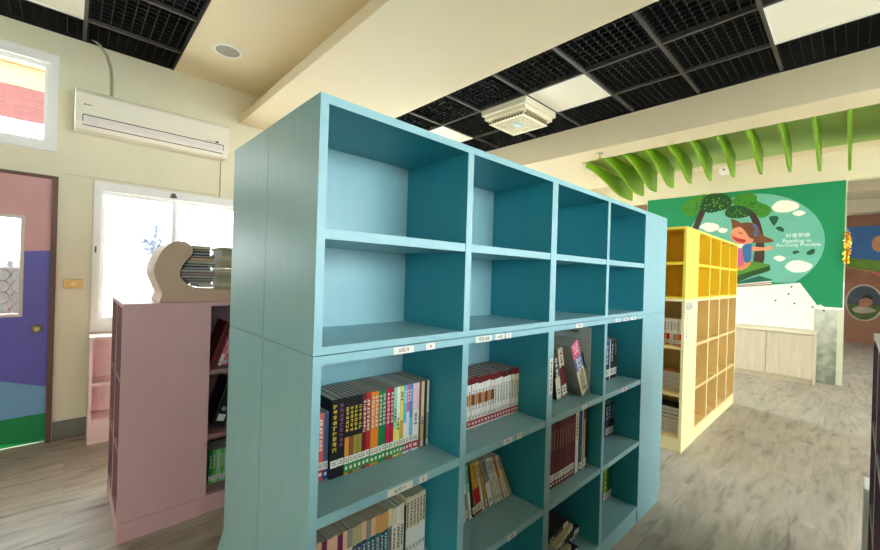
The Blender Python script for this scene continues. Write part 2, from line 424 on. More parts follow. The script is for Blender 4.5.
# green wave fins under the green sheet
fy = [2.37, 2.12, 1.89, 1.655, 1.42, 1.21, 0.98, 0.74, 0.505, 0.28, 0.06, -0.175, -0.41, -0.645]
fx = [6.24, 5.98, 5.80, 5.70, 5.58, 5.57, 5.54, 5.58, 5.64, 5.78, 5.92, 5.96, 5.98, 6.0]
ords = ['first', 'second', 'third', 'fourth', 'fifth', 'sixth', 'seventh', 'eighth', 'ninth', 'tenth', 'eleventh', 'twelfth', 'thirteenth', 'fourteenth', 'fifteenth', 'sixteenth', 'seventeenth', 'eighteenth', 'nineteenth', 'twentieth',
        'twenty-first', 'twenty-second', 'twenty-third', 'twenty-fourth', 'twenty-fifth', 'twenty-sixth', 'twenty-seventh', 'twenty-eighth', 'twenty-ninth', 'thirtieth', 'thirty-first', 'thirty-second']
for k, (y, x1) in enumerate(zip(fy, fx)):
    x0 = 4.75 if k == 0 else 4.662; Lx = x1 - x0; bm = bmesh.new(); pts = []
    zs = 2.95 if k else 2.885
    for i in range(25):
        s = i / 24
        u = max(0.0, min(1.0, (s - 0.06) / (0.66 + 0.06 * min(k, 5)))); u = u * u * (3 - 2 * u)
        zt = 2.822 if k == 0 else 2.866
        pts.append((x0 + Lx * s, y - 0.012, zt - (zt - 2.627) * u - 0.010 * math.sin(s * 9)))
    prism(bm, pts + [(x1, y - 0.012, zs - 0.07), (x1 - 0.3, y - 0.012, zs), (x0, y - 0.012, zs)], (0, 0.024, 0))
    lb = ('green wave-edged ceiling fin, leftmost of the row' if k == 0 else 'green wave-edged ceiling fin, %s from the left end of the row' % ords[k])
    tag(obj('ceiling_fin', bm, M_slat, bevel=0.003), lb, 'ceiling fin', 'green wave fins on the ceiling')

# small white box on the wall above the mural, and a hook on the beam
t = thing('wall_fixture', 'small white box fixture on the cream wall above the mural, behind a green fin', 'fixture', (XM, 1.53, 3.29))
simple_box('mounting_plate', (-0.02, -0.05, -0.06, 0.0, 0.05, 0.06), M_white, t)
simple_box('body', (-0.14, -0.07, -0.05, -0.02, 0.07, 0.05), M_white, t, bevel=0.01)
bm = bmesh.new(); lathe(bm, [(0.0, -0.150), (0.012, -0.150), (0.014, -0.14), (0.0, -0.14)], (0, 0, 0), 'x', 16); obj('lens', bm, M_dark, t)
t = thing('ceiling_hook', 'small metal hook fixture under the cream beam by the leftmost green fin', 'hook', (4.45, 2.065, ZB))
bm = bmesh.new(); lathe(bm, [(0.0, 0.0), (0.04, 0.0), (0.04, -0.008), (0.0, -0.01)], (0, 0, 0)); obj('base_plate', bm, M_metal, t)
bm = bmesh.new(); tube(bm, [(0, 0, -0.008), (0, 0, -0.04), (0.01, 0, -0.055), (0.025, 0, -0.05), (0.028, 0, -0.035)], 0.005); obj('hook_arm', bm, M_gold, t)

# ------------------------------------------------------------------ windows and door
def window(name, x0, x1, z0, z1, y, npan, inward=-1, fw=0.045, proud=0.02):
    """aluminium sliding window filling the opening; inward -1: room is on the -y side"""
    ya, yb = (y - proud, y + 0.10) if inward < 0 else (y - 0.10, y + proud)
    bm = bmesh.new()
    box(bm, x0, ya, z0, x0 + fw, yb, z1); box(bm, x1 - fw, ya, z0, x1, yb, z1)
    box(bm, x0 + fw, ya, z0, x1 - fw, yb, z0 + fw); box(bm, x0 + fw, ya, z1 - fw * 1.6, x1 - fw, yb, z1)
    w = struct(name, bm, M_frame)
    n = npan; W = (x1 - x0 - 2 * fw) / n
    for i in range(n):
        a = x0 + fw + i * W; b = a + W
        yo = (y + 0.03) if i % 2 == 0 else (y + 0.06)
        if inward > 0: yo = y - 0.03 if i % 2 == 0 else y - 0.06
        s = 0.032
        za, zb = z0 + fw, z1 - fw * 1.6
        bm = bmesh.new(); e = 0.011
        box(bm, a, yo - e, za, a + s, yo + e, zb); box(bm, b - s, yo - e, za, b, yo + e, zb)
        box(bm, a + s, yo - e, za, b - s, yo + e, za + s * 1.3); box(bm, a + s, yo - e, zb - s, b - s, yo + e, zb)
        sash = obj('sash', bm, M_frame, w)
        simple_box('pane', (a + s, yo - 0.003, za + s * 1.3, b - s, yo + 0.003, zb - s), M_glass, sash)
    return w
w1 = window('window_1', *WIN1, YW, 4)
bm = bmesh.new(); box(bm, WIN1[0], YW - 0.03, WIN1[2] - 0.02, WIN1[1], YW, WIN1[2]); obj('window_sill', bm, M_frame, w1)
bm = bmesh.new(); box(bm, 0.150, YW - 0.028, 1.50, 0.160, YW - 0.02, 1.55); obj('latch', bm, M_tbar, w1)
bm = bmesh.new(); box(bm, 0.655, YW - 0.03, 2.03, 0.705, YW - 0.02, 2.05); box(bm, 0.665, YW - 0.034, 2.045, 0.695, YW - 0.02, 2.07); obj('catch', bm, M_tbar, w1)
window('window_2', *CLER, YW, 3)
window('window_3', *WIN3, YW, 2); window('window_4', *WIN4, YW, 2); window('window_5', *HW1, YW, 4); window('window_6', *HW2, YW, 4)
for k, s in enumerate(SW): window('window_%d' % (7 + k), *s, YS, 4, inward=1)

# painted door
d = bmesh.new(); fwd = 0.034
box(d, DOOR[0], YW - 0.02, 0, DOOR[0] + fwd, YW + 0.14, DOOR[3]); box(d, DOOR[1] - fwd, YW - 0.02, 0, DOOR[1], YW + 0.14, DOOR[3]); box(d, DOOR[0] + fwd, YW - 0.02, DOOR[3] - 0.022, DOOR[1] - fwd, YW + 0.14, DOOR[3])
door = struct('door_1', d, M_brown)
x0, x1 = DOOR[0] + fwd, DOOR[1] - fwd; ya, yb = YW + 0.005, YW + 0.045
GX0, GX1, GZ0, GZ1 = -0.86, -0.25, 0.99, 1.755
bands = [(2.058, 'dusty pink door paint', (206, 152, 148)), (1.49, 'violet blue door paint', (92, 86, 176)), (0.44, 'light blue door paint', (112, 160, 196)), (0.23, 'green door paint', (0, 138, 70)), (0.075, 'bright green door paint', (20, 196, 96))]
bm = bmesh.new()
def band_top(k, x):      # the painted bands slope a little
    return {0: 2.058, 1: 1.50 + 0.1 * min(0, x - x1), 2: 0.435 - 0.33 * (x - x1), 3: 0.232 + 0.03 * (x - x1), 4: 0.045 + 0.02 * math.sin(9 * x), 5: 0.012}[k]
xs = [x0 + (x1 - x0) * i / 24 for i in range(25)] + [GX0, GX1]; xs = sorted(set(xs))
for a, b in zip(xs, xs[1:]):
    inside = GX0 - 1e-6 <= a and b <= GX1 + 1e-6
    for k in range(5):
        ta, tb, ba, bb = band_top(k, a), band_top(k, b), band_top(k + 1, a), band_top(k + 1, b)
        segs = [(ba, bb, ta, tb)]
        if inside:
            segs = []
            if max(ta, tb) > GZ1 + 1e-4: segs.append((max(ba, GZ1), max(bb, GZ1), ta, tb))
            if min(ba, bb) < GZ0: segs.append((ba, bb, min(ta, GZ0), min(tb, GZ0)))
        for (p, q, r, s_) in segs:
            if min(r - p, s_ - q) < 1e-4: continue
            prism(bm, [(a, ya, p), (b, ya, q), (b, ya, s_), (a, ya, r)], (0, yb - ya, 0), k)
leaf = obj('door_leaf', bm, [mat(n, c, 0.45, 0.04, 5) for _, n, c in bands], door)
bm = bmesh.new(); f = 0.022
for b in ((GX0, GZ0, GX0 + f, GZ1), (GX1 - f, GZ0, GX1, GZ1), (GX0 + f, GZ0, GX1 - f, GZ0 + f), (GX0 + f, GZ1 - f, GX1 - f, GZ1)): box(bm, b[0], ya - 0.008, b[1], b[2], yb + 0.008, b[3])
wf = obj('door_window_frame', bm, mat('beige window bead', (206, 192, 176), 0.4), leaf)
simple_box('pane', (GX0 + f, YW + 0.022, GZ0 + f, GX1 - f, YW + 0.028, GZ1 - f), M_glass, leaf)
bm = bmesh.new()
for i in range(8):
    for j in range(4):
        cx, cz = GX0 + 0.045 + i * 0.076, GZ0 + 0.055 + j * 0.086
        tube(bm, [(cx + 0.034 * math.cos(a * PI / 6), yb + 0.03, cz + 0.043 * math.sin(a * PI / 6)) for a in range(12)], 0.005, 6, closed=True)
box(bm, GX0, yb + 0.024, GZ0 + 0.36, GX1, yb + 0.036, GZ0 + 0.372)
obj('window_grille', bm, mat('pale pink iron grille', (150, 112, 108), 0.5), leaf)
bm = bmesh.new(); lathe(bm, [(0.0, -0.004), (0.032, -0.004), (0.032, 0.0), (0.0, 0.0)], (-0.172, ya, 0.895), 'y'); lathe(bm, [(0.0, -0.055), (0.018, -0.053), (0.025, -0.04), (0.022, -0.028), (0.011, -0.02), (0.011, -0.004), (0.0, -0.004)], (-0.172, ya, 0.895), 'y')
obj('door_knob', bm, mat('brass knob', (196, 180, 130), 0.3, 0.05, 20, metal=0.85), leaf)

bm = bmesh.new(); box(bm, XB, YW + 0.18, 3.95, XM, YW + 2.6, 4.1); struct('trim_20', bm, M_white)   # unseen eave, added to keep sky light off the floor inside

# ------------------------------------------------------------------ outside, seen through the panes
bm = bmesh.new(); box(bm, -40, -40, -0.5, 60, 60, -0.14); struct('ground', bm, mat('pale concrete yard', (200, 198, 190), 0.9, 0.06, 1))
t = thing('neighbouring_building', 'brick banded building across the yard, seen through the high left window', 'building', (-9, 13, -0.14))
simple_box('wall', (0, 0, 0, 16, 3, 4.75), mat('white facade paint', (244, 242, 240), 0.8), t)
simple_box('brick_band', (-0.1, -0.06, 4.75, 16.1, 3, 5.48), M_brick, t)
simple_box('eave', (-0.4, -0.07, 5.48, 16.4, 3.4, 5.95), mat('cream eave', (120, 98, 62), 0.8), t)
simple_box('eave_trim', (-0.4, -0.16, 5.95, 16.4, 3.4, 6.1), mat('brown eave trim', (110, 84, 56), 0.8), t)
t = thing('yard_tree', 'pale leafy tree blurred by glare beyond the sliding window', 'tree', (1.2, 9.6, -0.14))
rnd = random.Random(3); bm = bmesh.new()
for i in range(260):
    a, b = rnd.uniform(0, 2 * PI), rnd.uniform(-1, 1)
    c = Vector((0.24 * math.cos(a) * math.sqrt(1 - b * b), 0.22 * math.sin(a) * math.sqrt(1 - b * b), 0.48 * b)) * rnd.uniform(0.35, 1) + Vector((0, 0, 2.1))
    u = Vector((rnd.uniform(-1, 1), rnd.uniform(-1, 1), rnd.uniform(-1, 1))).normalized() * 0.06; v = u.cross(Vector((rnd.random(), rnd.random(), 1))).normalized() * 0.028
    bm.faces.new([bm.verts.new(c - u), bm.verts.new(c - v), bm.verts.new(c + u), bm.verts.new(c + v)])
o = obj('foliage', bm, mat('glare-tinted leaves', (80, 85, 104), 0.8, 0.1, 2), t)  # bluish glare tint put into the leaf colour
bm = bmesh.new(); tube(bm, [(0, 0, 0), (0.02, 0, 0.7), (0, 0.02, 1.8)], 0.018); obj('trunk', bm, mat('grey bark', (130, 116, 104), 0.9), t)
t = thing('yard_fence', 'low pale railing outside seen through bottom of the sliding window', 'fence', (-1.5, 8.2, -0.14))
bm = bmesh.new(); box(bm, 0, -0.02, 0.1, 6, 0.02, 0.15); box(bm, 0, -0.02, 0.98, 6, 0.02, 1.03); obj('rail', bm, M_metal, t)
bm = bmesh.new()
for k in range(60): box(bm, k * 0.1, -0.01, 0.15, k * 0.1 + 0.02, 0.01, 0.98)
obj('baluster', bm, M_metal, t)['kind'] = 'stuff'
bm = bmesh.new(); box(bm, -4.5, 6.6, -0.14, 0.0, 6.8, 1.42)
tag(obj('stone_garden_wall', bm, mat('grey garden stone', (66, 63, 64), 0.9, 0.3, 12)), 'grey stone garden wall outside behind the pane of the painted door', 'wall')

# ------------------------------------------------------------------ things on the window wall
t = thing('air_conditioner', 'white wall air conditioner above the sliding window', 'air conditioner', (0.005, YW, 2.455))
bm = bmesh.new(); prism(bm, [(0, 0, 0.0), (0, -0.16, 0.0), (0, -0.215, 0.05), (0, -0.215, 0.27), (0, -0.19, 0.30), (0, 0, 0.31)], (1.075, 0, 0)); obj('body', bm, M_acw, t, bevel=0.006)
bm = bmesh.new(); box(bm, 0.012, -0.221, 0.142, 1.063, -0.213, 0.268); obj('front_panel', bm, M_acw, t, bevel=0.004)
bm = bmesh.new(); prism(bm, [(0.05, -0.196, 0.030), (0.05, -0.2185, 0.052), (0.05, -0.2185, 0.098), (0.05, -0.205, 0.098)], (0.97, 0, 0)); obj('louvre', bm, mat('pale lilac louvre', (232, 222, 216), 0.35), t)
bm = bmesh.new(); box(bm, 0.044, -0.2172, 0.098, 1.026, -0.212, 0.105); box(bm, 0.044, -0.2172, 0.05, 0.049, -0.21, 0.1); box(bm, 1.021, -0.2172, 0.05, 1.026, -0.21, 0.1); prism(bm, [(0.044, -0.1925, 0.026), (0.044, -0.1975, 0.031), (0.044, -0.19, 0.031)], (0.982, 0, 0)); obj('vent_slot', bm, M_dark, t)
bm = bmesh.new(); box(bm, 0.955, -0.2165, 0.112, 0.985, -0.212, 0.126); obj('display', bm, M_dark, t)
bm = bmesh.new()
for k in range(4): box(bm, 0.885 + k * 0.016, -0.2165, 0.115, 0.892 + k * 0.016, -0.212, 0.121)
obj('indicator', bm, M_tbar, t)
bm = bmesh.new(); box(bm, 0.05, -0.2225, 0.175, 0.066, -0.2205, 0.183); box(bm, 0.07, -0.2225, 0.176, 0.094, -0.2205, 0.182); obj('logo', bm, M_tbar, t)
bm = bmesh.new(); tube(bm, [(0.05, YW - 0.03, ZC + 0.05), (0.075, YW - 0.018, 3.25), (0.144, YW - 0.014, 3.206), (0.19, YW - 0.012, 3.14), (0.218, YW - 0.011, 3.05), (0.228, YW - 0.011, 2.96), (0.23, YW - 0.011, 2.84), (0.23, YW - 0.011, 2.768)], 0.010)
tag(obj('conduit_pipe', bm, mat('grey beige conduit', (178, 170, 148), 0.5)), 'thin curved conduit running from the black grille down the wall', 'pipe')
bm = bmesh.new(); box(bm, 1.059, YW - 0.008, 2.10, 1.066, YW, 2.45)
tag(obj('wall_cable', bm, mat('grey cable', (150, 144, 122), 0.6)), 'thin vertical cable between the air conditioner and window top', 'cable')
bm = bmesh.new(); box(bm, -0.06, YW - 0.006, 2.112, 1.06, YW, 2.118); struct('trim_5', bm, mat('wall joint line', (206, 198, 172), 0.7))
t = thing('switch_plate', 'gold coloured switch plate on the wall between door and window', 'switch', (0.025, YW, 1.24))
simple_box('plate', (-0.058, -0.008, -0.036, 0.058, 0, 0.036), mat('gold switch plate', (206, 168, 96), 0.35, 0.04, 12, metal=0.3), t, bevel=0.003)
simple_box('rocker', (-0.016, -0.012, -0.012, 0.016, -0.008, 0.012), mat('pale rocker', (226, 200, 140), 0.35), t)

# ------------------------------------------------------------------ bookcase units
def case_unit(label, loc, rz, W, H, D, cols, rows, m, mi, base=0.0, t=0.021, sh=0.026, zs=None, flare=None, toe=0.0, me=None, md=None, group=None, labels=(), cat='bookcase', name='bookcase'):
    """open-fronted unit; local front faces -y, x runs 0..W along the front, z from 0"""
    r = thing(name, label, cat, loc, rz, group)
    me = me or m; md = md or mi  # md, inner faces: aqua units get the copy with painted shade
    def side(xa, xb):
        bm = bmesh.new()
        if flare: prism(bm, [(xa, D, 0), (xa, -0.20, 0), (xa, -0.20, 0.20), (xa, 0, 0.505), (xa, 0, H), (xa, D, H)], (xb - xa, 0, 0))
        elif toe: prism(bm, [(xa, D, 0), (xa, toe, 0), (xa, toe, 0.06), (xa, 0, 0.06), (xa, 0, H), (xa, D, H)], (xb - xa, 0, 0))
        else: box(bm, xa, 0, 0, xb, D, H)
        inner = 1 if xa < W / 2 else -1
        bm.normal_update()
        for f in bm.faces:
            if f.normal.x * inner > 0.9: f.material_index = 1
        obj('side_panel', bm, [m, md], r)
    side(0, t); side(W - t, W)
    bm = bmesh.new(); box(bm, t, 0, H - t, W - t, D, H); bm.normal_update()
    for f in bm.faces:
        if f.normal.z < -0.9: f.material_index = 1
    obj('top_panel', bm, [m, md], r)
    simple_box('bottom_panel', (t, 0, base, W - t, D, base + 0.019), mi, r, 0.0012)
    if base: simple_box('plinth', (t, max(toe, 0.004), 0, W - t, max(toe, 0.004) + 0.02, base), m, r)
    simple_box('back_panel', (t, D - 0.012, base + 0.019, W - t, D, H - t), mi, r)
    ci = (W - 2 * t - (cols - 1) * 0.026) / cols
    z_bot = base + 0.019; z_top = H - t
    if zs is None: zs = [z_bot + (z_top - z_bot) * k / rows for k in range(1, rows)]
    for c in range(cols):
        xa = t + c * (ci + 0.026)
        if c < cols - 1: 
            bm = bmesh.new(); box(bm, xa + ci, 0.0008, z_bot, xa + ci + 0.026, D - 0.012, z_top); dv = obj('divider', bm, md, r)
            simple_box('pale_front_edge', (xa + ci - 0.0003, 0, z_bot, xa + ci + 0.0263, 0.0008, z_top), me, dv)  # front strip in the outer colour, against painted shade on aqua dividers
        for z in zs: simple_box('shelf', (xa, 0.002, z - sh, xa + ci, D - 0.012, z), mi, r, 0.0012)
    for (x, z, w, txt, ink) in labels:           # small paper shelf labels
        bm = bmesh.new(); box(bm, x, -0.0016, z, x + w, 0.0, z + 0.019); lo = obj('shelf_label', bm, M_paper, r)
        n = len(txt)
        text_part('label_print', txt, 0.015, ink, lo, Matrix.Translation((x + w / 2, -0.0018, z + 0.0095)) @ Matrix.Rotation(PI / 2, 4, 'X'), 0.0003)
    return r

M_redink = mat('dark red ink', (140, 50, 56), 0.6)
BX0, BX1, BXE, BY0, BYM, BY1 = 0.405, 1.4225, 2.44, 0.838, 1.155, 1.472
HL, HU = 1.205, 0.60
G = 'aqua blue bookcase units'
lz = [0.829 + 0.0, 0.473]
case_unit('aqua blue lower bookcase unit holding the row of colourful comics, at the near left', (BX0, BY0, 0), 0, BX1 - BX0, HL, BYM - BY0 - 0.003, 2, 3, M_blue, M_blue, 0.075, md=M_blue_shade, zs=lz, group=G,
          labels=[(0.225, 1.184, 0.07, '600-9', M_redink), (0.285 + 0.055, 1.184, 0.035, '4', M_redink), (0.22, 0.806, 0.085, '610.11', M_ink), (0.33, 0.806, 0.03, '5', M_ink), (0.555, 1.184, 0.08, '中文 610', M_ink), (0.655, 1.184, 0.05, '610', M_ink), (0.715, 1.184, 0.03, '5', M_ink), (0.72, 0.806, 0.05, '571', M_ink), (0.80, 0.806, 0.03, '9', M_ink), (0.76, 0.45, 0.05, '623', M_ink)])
case_unit('aqua blue lower bookcase unit with dark red volumes, second from the left', (BX1, BY0, 0), 0, BXE - BX1, HL, BYM - BY0 - 0.003, 2, 3, M_blue, M_blue, 0.075, md=M_blue_shade, zs=lz, group=G,
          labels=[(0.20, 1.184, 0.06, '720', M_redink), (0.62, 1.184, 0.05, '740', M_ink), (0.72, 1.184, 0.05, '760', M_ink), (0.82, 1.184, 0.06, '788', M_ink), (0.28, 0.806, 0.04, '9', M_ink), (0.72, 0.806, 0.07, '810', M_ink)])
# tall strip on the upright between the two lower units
case_unit('aqua blue upper bookcase unit with empty shelves, at the near left', (BX0, BY0, HL + 0.002), 0, BX1 - BX0, HU, BYM - BY0 - 0.003, 2, 2, M_blue, M_blue, 0.0, md=M_blue_shade, zs=[0.294], group=G)
case_unit('aqua blue upper bookcase unit with empty shelves, second from the left', (BX1, BY0, HL + 0.002), 0, BXE - BX1, HU, BYM - BY0 - 0.003, 2, 2, M_blue, M_blue, 0.0, md=M_blue_shade, zs=[0.294], group=G)
case_unit('aqua blue lower end unit standing sideways at right end of blue bookcase', (BXE + 0.353, BY0, 0), PI / 2, BY1 - BY0, HL, 0.353, 2, 3, M_blue, M_blue, 0.075, md=M_blue_shade, zs=lz, toe=0.03, group=G)
case_unit('aqua blue upper end unit standing sideways at right end of blue bookcase', (BXE + 0.353, BY0, HL + 0.002), PI / 2, BY1 - BY0, HU, 0.353, 2, 2, M_blue, M_blue, 0.0, md=M_blue_shade, zs=[0.294], group=G)
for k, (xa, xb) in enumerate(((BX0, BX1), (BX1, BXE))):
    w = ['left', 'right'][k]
    case_unit('aqua blue lower unit with splayed foot at the back of blue bookcase, %s one' % w, (xb, BY1, 0), PI, xb - xa, HL, BY1 - BYM, 2, 3, M_blue, M_blue, 0.075, md=M_blue_shade, zs=lz, flare=True, group=G)
    case_unit('aqua blue upper unit at the back of the blue bookcase, %s one' % w, (xb, BY1, HL + 0.002), PI, xb - xa, HU, BY1 - BYM, 2, 2, M_blue, M_blue, 0.0, md=M_blue_shade, zs=[0.294], group=G)

# pink row by the window
G = 'pink bookcase units'
PX0, PX1, PY0, PYM, PY1, PH = 0.20, 0.573, 2.52, 2.835, 3.15, 1.205
pz = [0.815, 0.445]
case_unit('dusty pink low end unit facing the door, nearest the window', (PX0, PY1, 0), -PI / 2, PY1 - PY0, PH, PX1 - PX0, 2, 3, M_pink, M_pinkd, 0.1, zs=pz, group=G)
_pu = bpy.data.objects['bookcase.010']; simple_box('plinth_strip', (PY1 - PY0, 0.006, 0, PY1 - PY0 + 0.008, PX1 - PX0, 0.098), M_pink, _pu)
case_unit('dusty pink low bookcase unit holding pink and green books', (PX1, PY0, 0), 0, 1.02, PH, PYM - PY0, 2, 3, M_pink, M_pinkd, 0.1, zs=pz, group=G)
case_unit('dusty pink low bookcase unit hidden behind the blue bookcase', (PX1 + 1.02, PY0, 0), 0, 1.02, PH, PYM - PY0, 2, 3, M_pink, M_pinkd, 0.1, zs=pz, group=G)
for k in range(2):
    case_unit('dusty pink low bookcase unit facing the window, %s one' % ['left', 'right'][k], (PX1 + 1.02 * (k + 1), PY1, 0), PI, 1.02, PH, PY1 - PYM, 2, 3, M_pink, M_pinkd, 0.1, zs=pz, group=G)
case_unit('small pale pink bookcase standing against the wall under the window', (0.128, 4.05, 0), 0, 0.9, 0.835, 0.26, 2, 2, M_pinkp, M_pinkp, 0.17, zs=[0.475], me=None)

# yellow row in the middle distance
G = 'yellow bookcase units'
YX0, YX1, YXE, YY0, YYM, YY1, YHL, YHU = 3.665, 4.02, 5.70, 0.95, 1.265, 1.58, 1.26, 0.60
yz = [0.865, 0.475]
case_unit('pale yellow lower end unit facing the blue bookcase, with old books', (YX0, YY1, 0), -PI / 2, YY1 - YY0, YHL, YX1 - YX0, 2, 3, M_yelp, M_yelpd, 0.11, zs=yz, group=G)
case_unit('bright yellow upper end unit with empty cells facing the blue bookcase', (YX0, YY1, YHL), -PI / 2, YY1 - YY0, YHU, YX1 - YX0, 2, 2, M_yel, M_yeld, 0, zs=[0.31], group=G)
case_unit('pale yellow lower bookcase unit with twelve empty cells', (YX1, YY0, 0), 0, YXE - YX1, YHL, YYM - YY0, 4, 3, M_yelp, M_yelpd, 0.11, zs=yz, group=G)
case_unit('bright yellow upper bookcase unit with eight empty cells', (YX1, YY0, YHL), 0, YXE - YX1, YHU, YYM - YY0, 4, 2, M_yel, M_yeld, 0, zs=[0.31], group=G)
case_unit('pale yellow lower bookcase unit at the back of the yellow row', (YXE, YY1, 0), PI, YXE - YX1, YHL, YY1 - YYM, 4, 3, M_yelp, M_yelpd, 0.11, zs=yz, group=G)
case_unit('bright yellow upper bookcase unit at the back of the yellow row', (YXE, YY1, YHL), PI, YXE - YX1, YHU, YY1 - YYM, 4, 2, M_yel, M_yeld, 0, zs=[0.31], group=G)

# purple case at the right edge, and the white box beyond it
case_unit('dark purple bookcase with pale shelf edges cut by the right edge', (2.6, -0.063, 0), PI, 1.0, 1.2, 0.32, 2, 3, M_purplee, M_purple, 0.08, zs=[0.815, 0.45])
case_unit('dark purple bookcase outside the frame at the right, nearer the camera', (1.6, -0.063, 0), PI, 1.0, 1.2, 0.32, 2, 3, M_purplee, M_purple, 0.08, zs=[0.815, 0.45])
bm = bmesh.new(); prism(bm, [(2.63, -0.40, 0), (2.80, -0.40, 0), (2.80, -0.046, 0), (2.63, -0.046, 0)], (0, 0, 0.495))
tag(obj('white_box', bm, mat('glossy white board', (236, 238, 236), 0.3), bevel=0.006), 'low white box standing behind the end of the purple bookcase', 'box')

# ------------------------------------------------------------------ books
_glyph = {}
def glyph_mesh(n, seed, m):
    """a column of n small brush-stroke characters, unit cell 1 x 1 each, centred on x, top at z = 0, facing -y"""
    key = (n, seed, m.name)
    if key in _glyph: return _glyph[key]
    r = random.Random(seed); bm = bmesh.new()
    for i in range(n):
        zc = -(i * 1.15) - 0.5
        for _ in range(3):
            h = r.uniform(-0.4, 0.4); box(bm, -0.42, -0.0004, zc + h - 0.07, 0.42, 0.0, zc + h + 0.07)
        for _ in range(2):
            h = r.uniform(-0.36, 0.36); box(bm, h - 0.08, -0.0004, zc - 0.42, h + 0.08, 0.0, zc + 0.42)
    me = bpy.data.meshes.new('spine_title'); bm.to_mesh(me); bm.free(); me.materials.append(m)
    _glyph[key] = me
    return me

def paint(name, c): return mat(name, c, 0.6, 0.05, 60, spec=0.3)
P = dict(lime=(128, 150, 40), salmon=(222, 92, 84), slate=(70, 96, 120), black=(26, 24, 26), amber=(214, 140, 44), olive=(150, 138, 56), brown=(128, 74, 40), maroon=(110, 28, 30), red=(176, 36, 40), orange=(226, 130, 40), tan=(214, 160, 96),
         green=(20, 116, 62), crimson=(190, 24, 74), rose=(222, 92, 130), mint=(140, 214, 180), lemon=(232, 220, 110), sky=(110, 190, 226), blue=(70, 140, 204), white=(234, 230, 222), cream=(226, 212, 178), pinkw=(238, 206, 212), teal=(30, 110, 116),
         dark=(50, 40, 34), navy=(36, 70, 110), plum=(120, 40, 80), peach=(230, 184, 150), grey=(150, 146, 136), wine=(96, 24, 26), gold=(206, 164, 56), grass=(120, 176, 60), pink=(226, 110, 140), khaki=(186, 176, 128))
NAMES = dict(lime='lime green', salmon='salmon red', slate='slate blue', black='black', amber='amber', olive='olive', brown='brown', maroon='maroon', red='red', orange='orange', tan='tan', green='dark green', crimson='crimson', rose='rose pink', mint='mint green',
             lemon='lemon yellow', sky='sky blue', blue='blue', white='white', cream='cream', pinkw='pale pink', teal='teal', dark='dark brown', navy='navy', plum='plum', peach='peach', grey='grey', wine='wine red', gold='gold', grass='grass green', pink='pink', khaki='khaki')

def book(w, h, d, top, low=None, split=0.5, title=None, tmat=None, sticker=None, band=None, pages=None, name='book', seed=1, soft=True):
    """standing book: spine on the y = 0 plane facing -y, x 0..w, z 0..h, pages towards +y"""
    e = 0.0009
    mt = paint(top + ' cover', P[top]); ml = paint((low or top) + ' cover', P[low or top])
    bm = bmesh.new()
    box(bm, 0, 0, 0, e, d, h); box(bm, w - e, 0, 0, w, d, h)
    zc = h * split
    box(bm, e, 0, 0, w - e, e, zc, 1); box(bm, e, 0, zc, w - e, e, h, 0)
    # lower colour carried over the spine edges
    box(bm, 0, -0.0002, 0, w, 0, zc, 1)
    if low and low != top: pass
    o = obj(name, bm, [mt, ml])
    simple_bm = bmesh.new(); box(simple_bm, e, e, 0.0015, w - e, d - 0.002, h - 0.0006); obj('pages', simple_bm, pages or M_pages, o)
    if title:
        n, z, s = title
        t = bpy.data.objects.new('spine_title', glyph_mesh(n, seed % 9, tmat or M_paper)); COL.objects.link(t); t.parent = o
        t.location = (w / 2, -0.0004, z); t.scale = (min(s, w * 0.75), 1, s)
    if sticker:
        z0, z1 = sticker
        bm = bmesh.new(); box(bm, 0.0004, -0.0007, z0, w - 0.0004, -0.0002, z1, 0)
        if band: box(bm, 0.0004, -0.0009, z0 - 0.024, w - 0.0004, -0.0002, z0, 1)
        if band: box(bm, w * 0.25, -0.0012, z0 - 0.017, w * 0.75, -0.0002, z0 - 0.008, 0)
        box(bm, w * 0.2, -0.0010, z0 + (z1 - z0) * 0.3, w * 0.8, -0.0002, z0 + (z1 - z0) * 0.42, 2); box(bm, w * 0.25, -0.0010, z0 + (z1 - z0) * 0.6, w * 0.75, -0.0002, z0 + (z1 - z0) * 0.72, 2)
        obj('spine_label', bm, [M_paper, paint('label band', band or (200, 200, 200)), M_tbar], o)
    return o

def shelve(specs, x, y, z, where, group, d=0.145, lean=0.0, gap=0.0006, jitter=0.004, noun='book', flip=None, start=1):
    """stand books side by side from the left; lean tips them to the left (radians) about their foot"""
    r = random.Random(len(specs) * 31 + int(x * 100)); n = len(specs)
    for i, s in enumerate(specs):
        w, h, top = s['w'], s['h'], s['top']
        o = book(w, h, s.get('d', d), top, s.get('low'), s.get('split', 0.5), s.get('title'), s.get('tmat'), s.get('sticker'), s.get('band'), s.get('pages'), noun.replace(' ', '_'), seed=i + 3)
        if s.get('patch'):
            bm = bmesh.new(); box(bm, .0004, -.0007, s['patch'][0], w - .0004, -.0002, s['patch'][1]); obj('spine_patch', bm, paint(s['patch'][2] + ' cover', P[s['patch'][2]]), o)
        step = w
        o.location = (x, y + s.get('dy', 0) + r.uniform(0, jitter), z + 0.0012 + (w * math.sin(-lean) if lean < 0 else 0))
        o.rotation_euler = (0, -lean, 0)
        x += step + gap
        look = NAMES[top] + (' and ' + NAMES[s['low']] if s.get('low') and s['low'] != top else '')
        tag(o, '%s %s, %s from left %s' % (look, noun, ords[i + start - 1] if i + start > 1 else 'first', where), 'book', group)
    return x

RD, GR = (176, 60, 66), (40, 140, 74)
def S(w, h, top, low=None, split=0.5, title=None, tm=None, st=(0.03, 0.05), band=None, **k):
    return dict(w=w, h=h, top=top, low=low, split=split, title=title, tmat=tm, sticker=st, band=band, **k)
T_y = mat('yellow print', (236, 206, 60), 0.5); T_w = M_paper; T_p = mat('violet print', (150, 70, 120), 0.5); T_k = M_ink; T_r = M_redink
z1, z2, z3 = 0.829, 0.473, 0.094
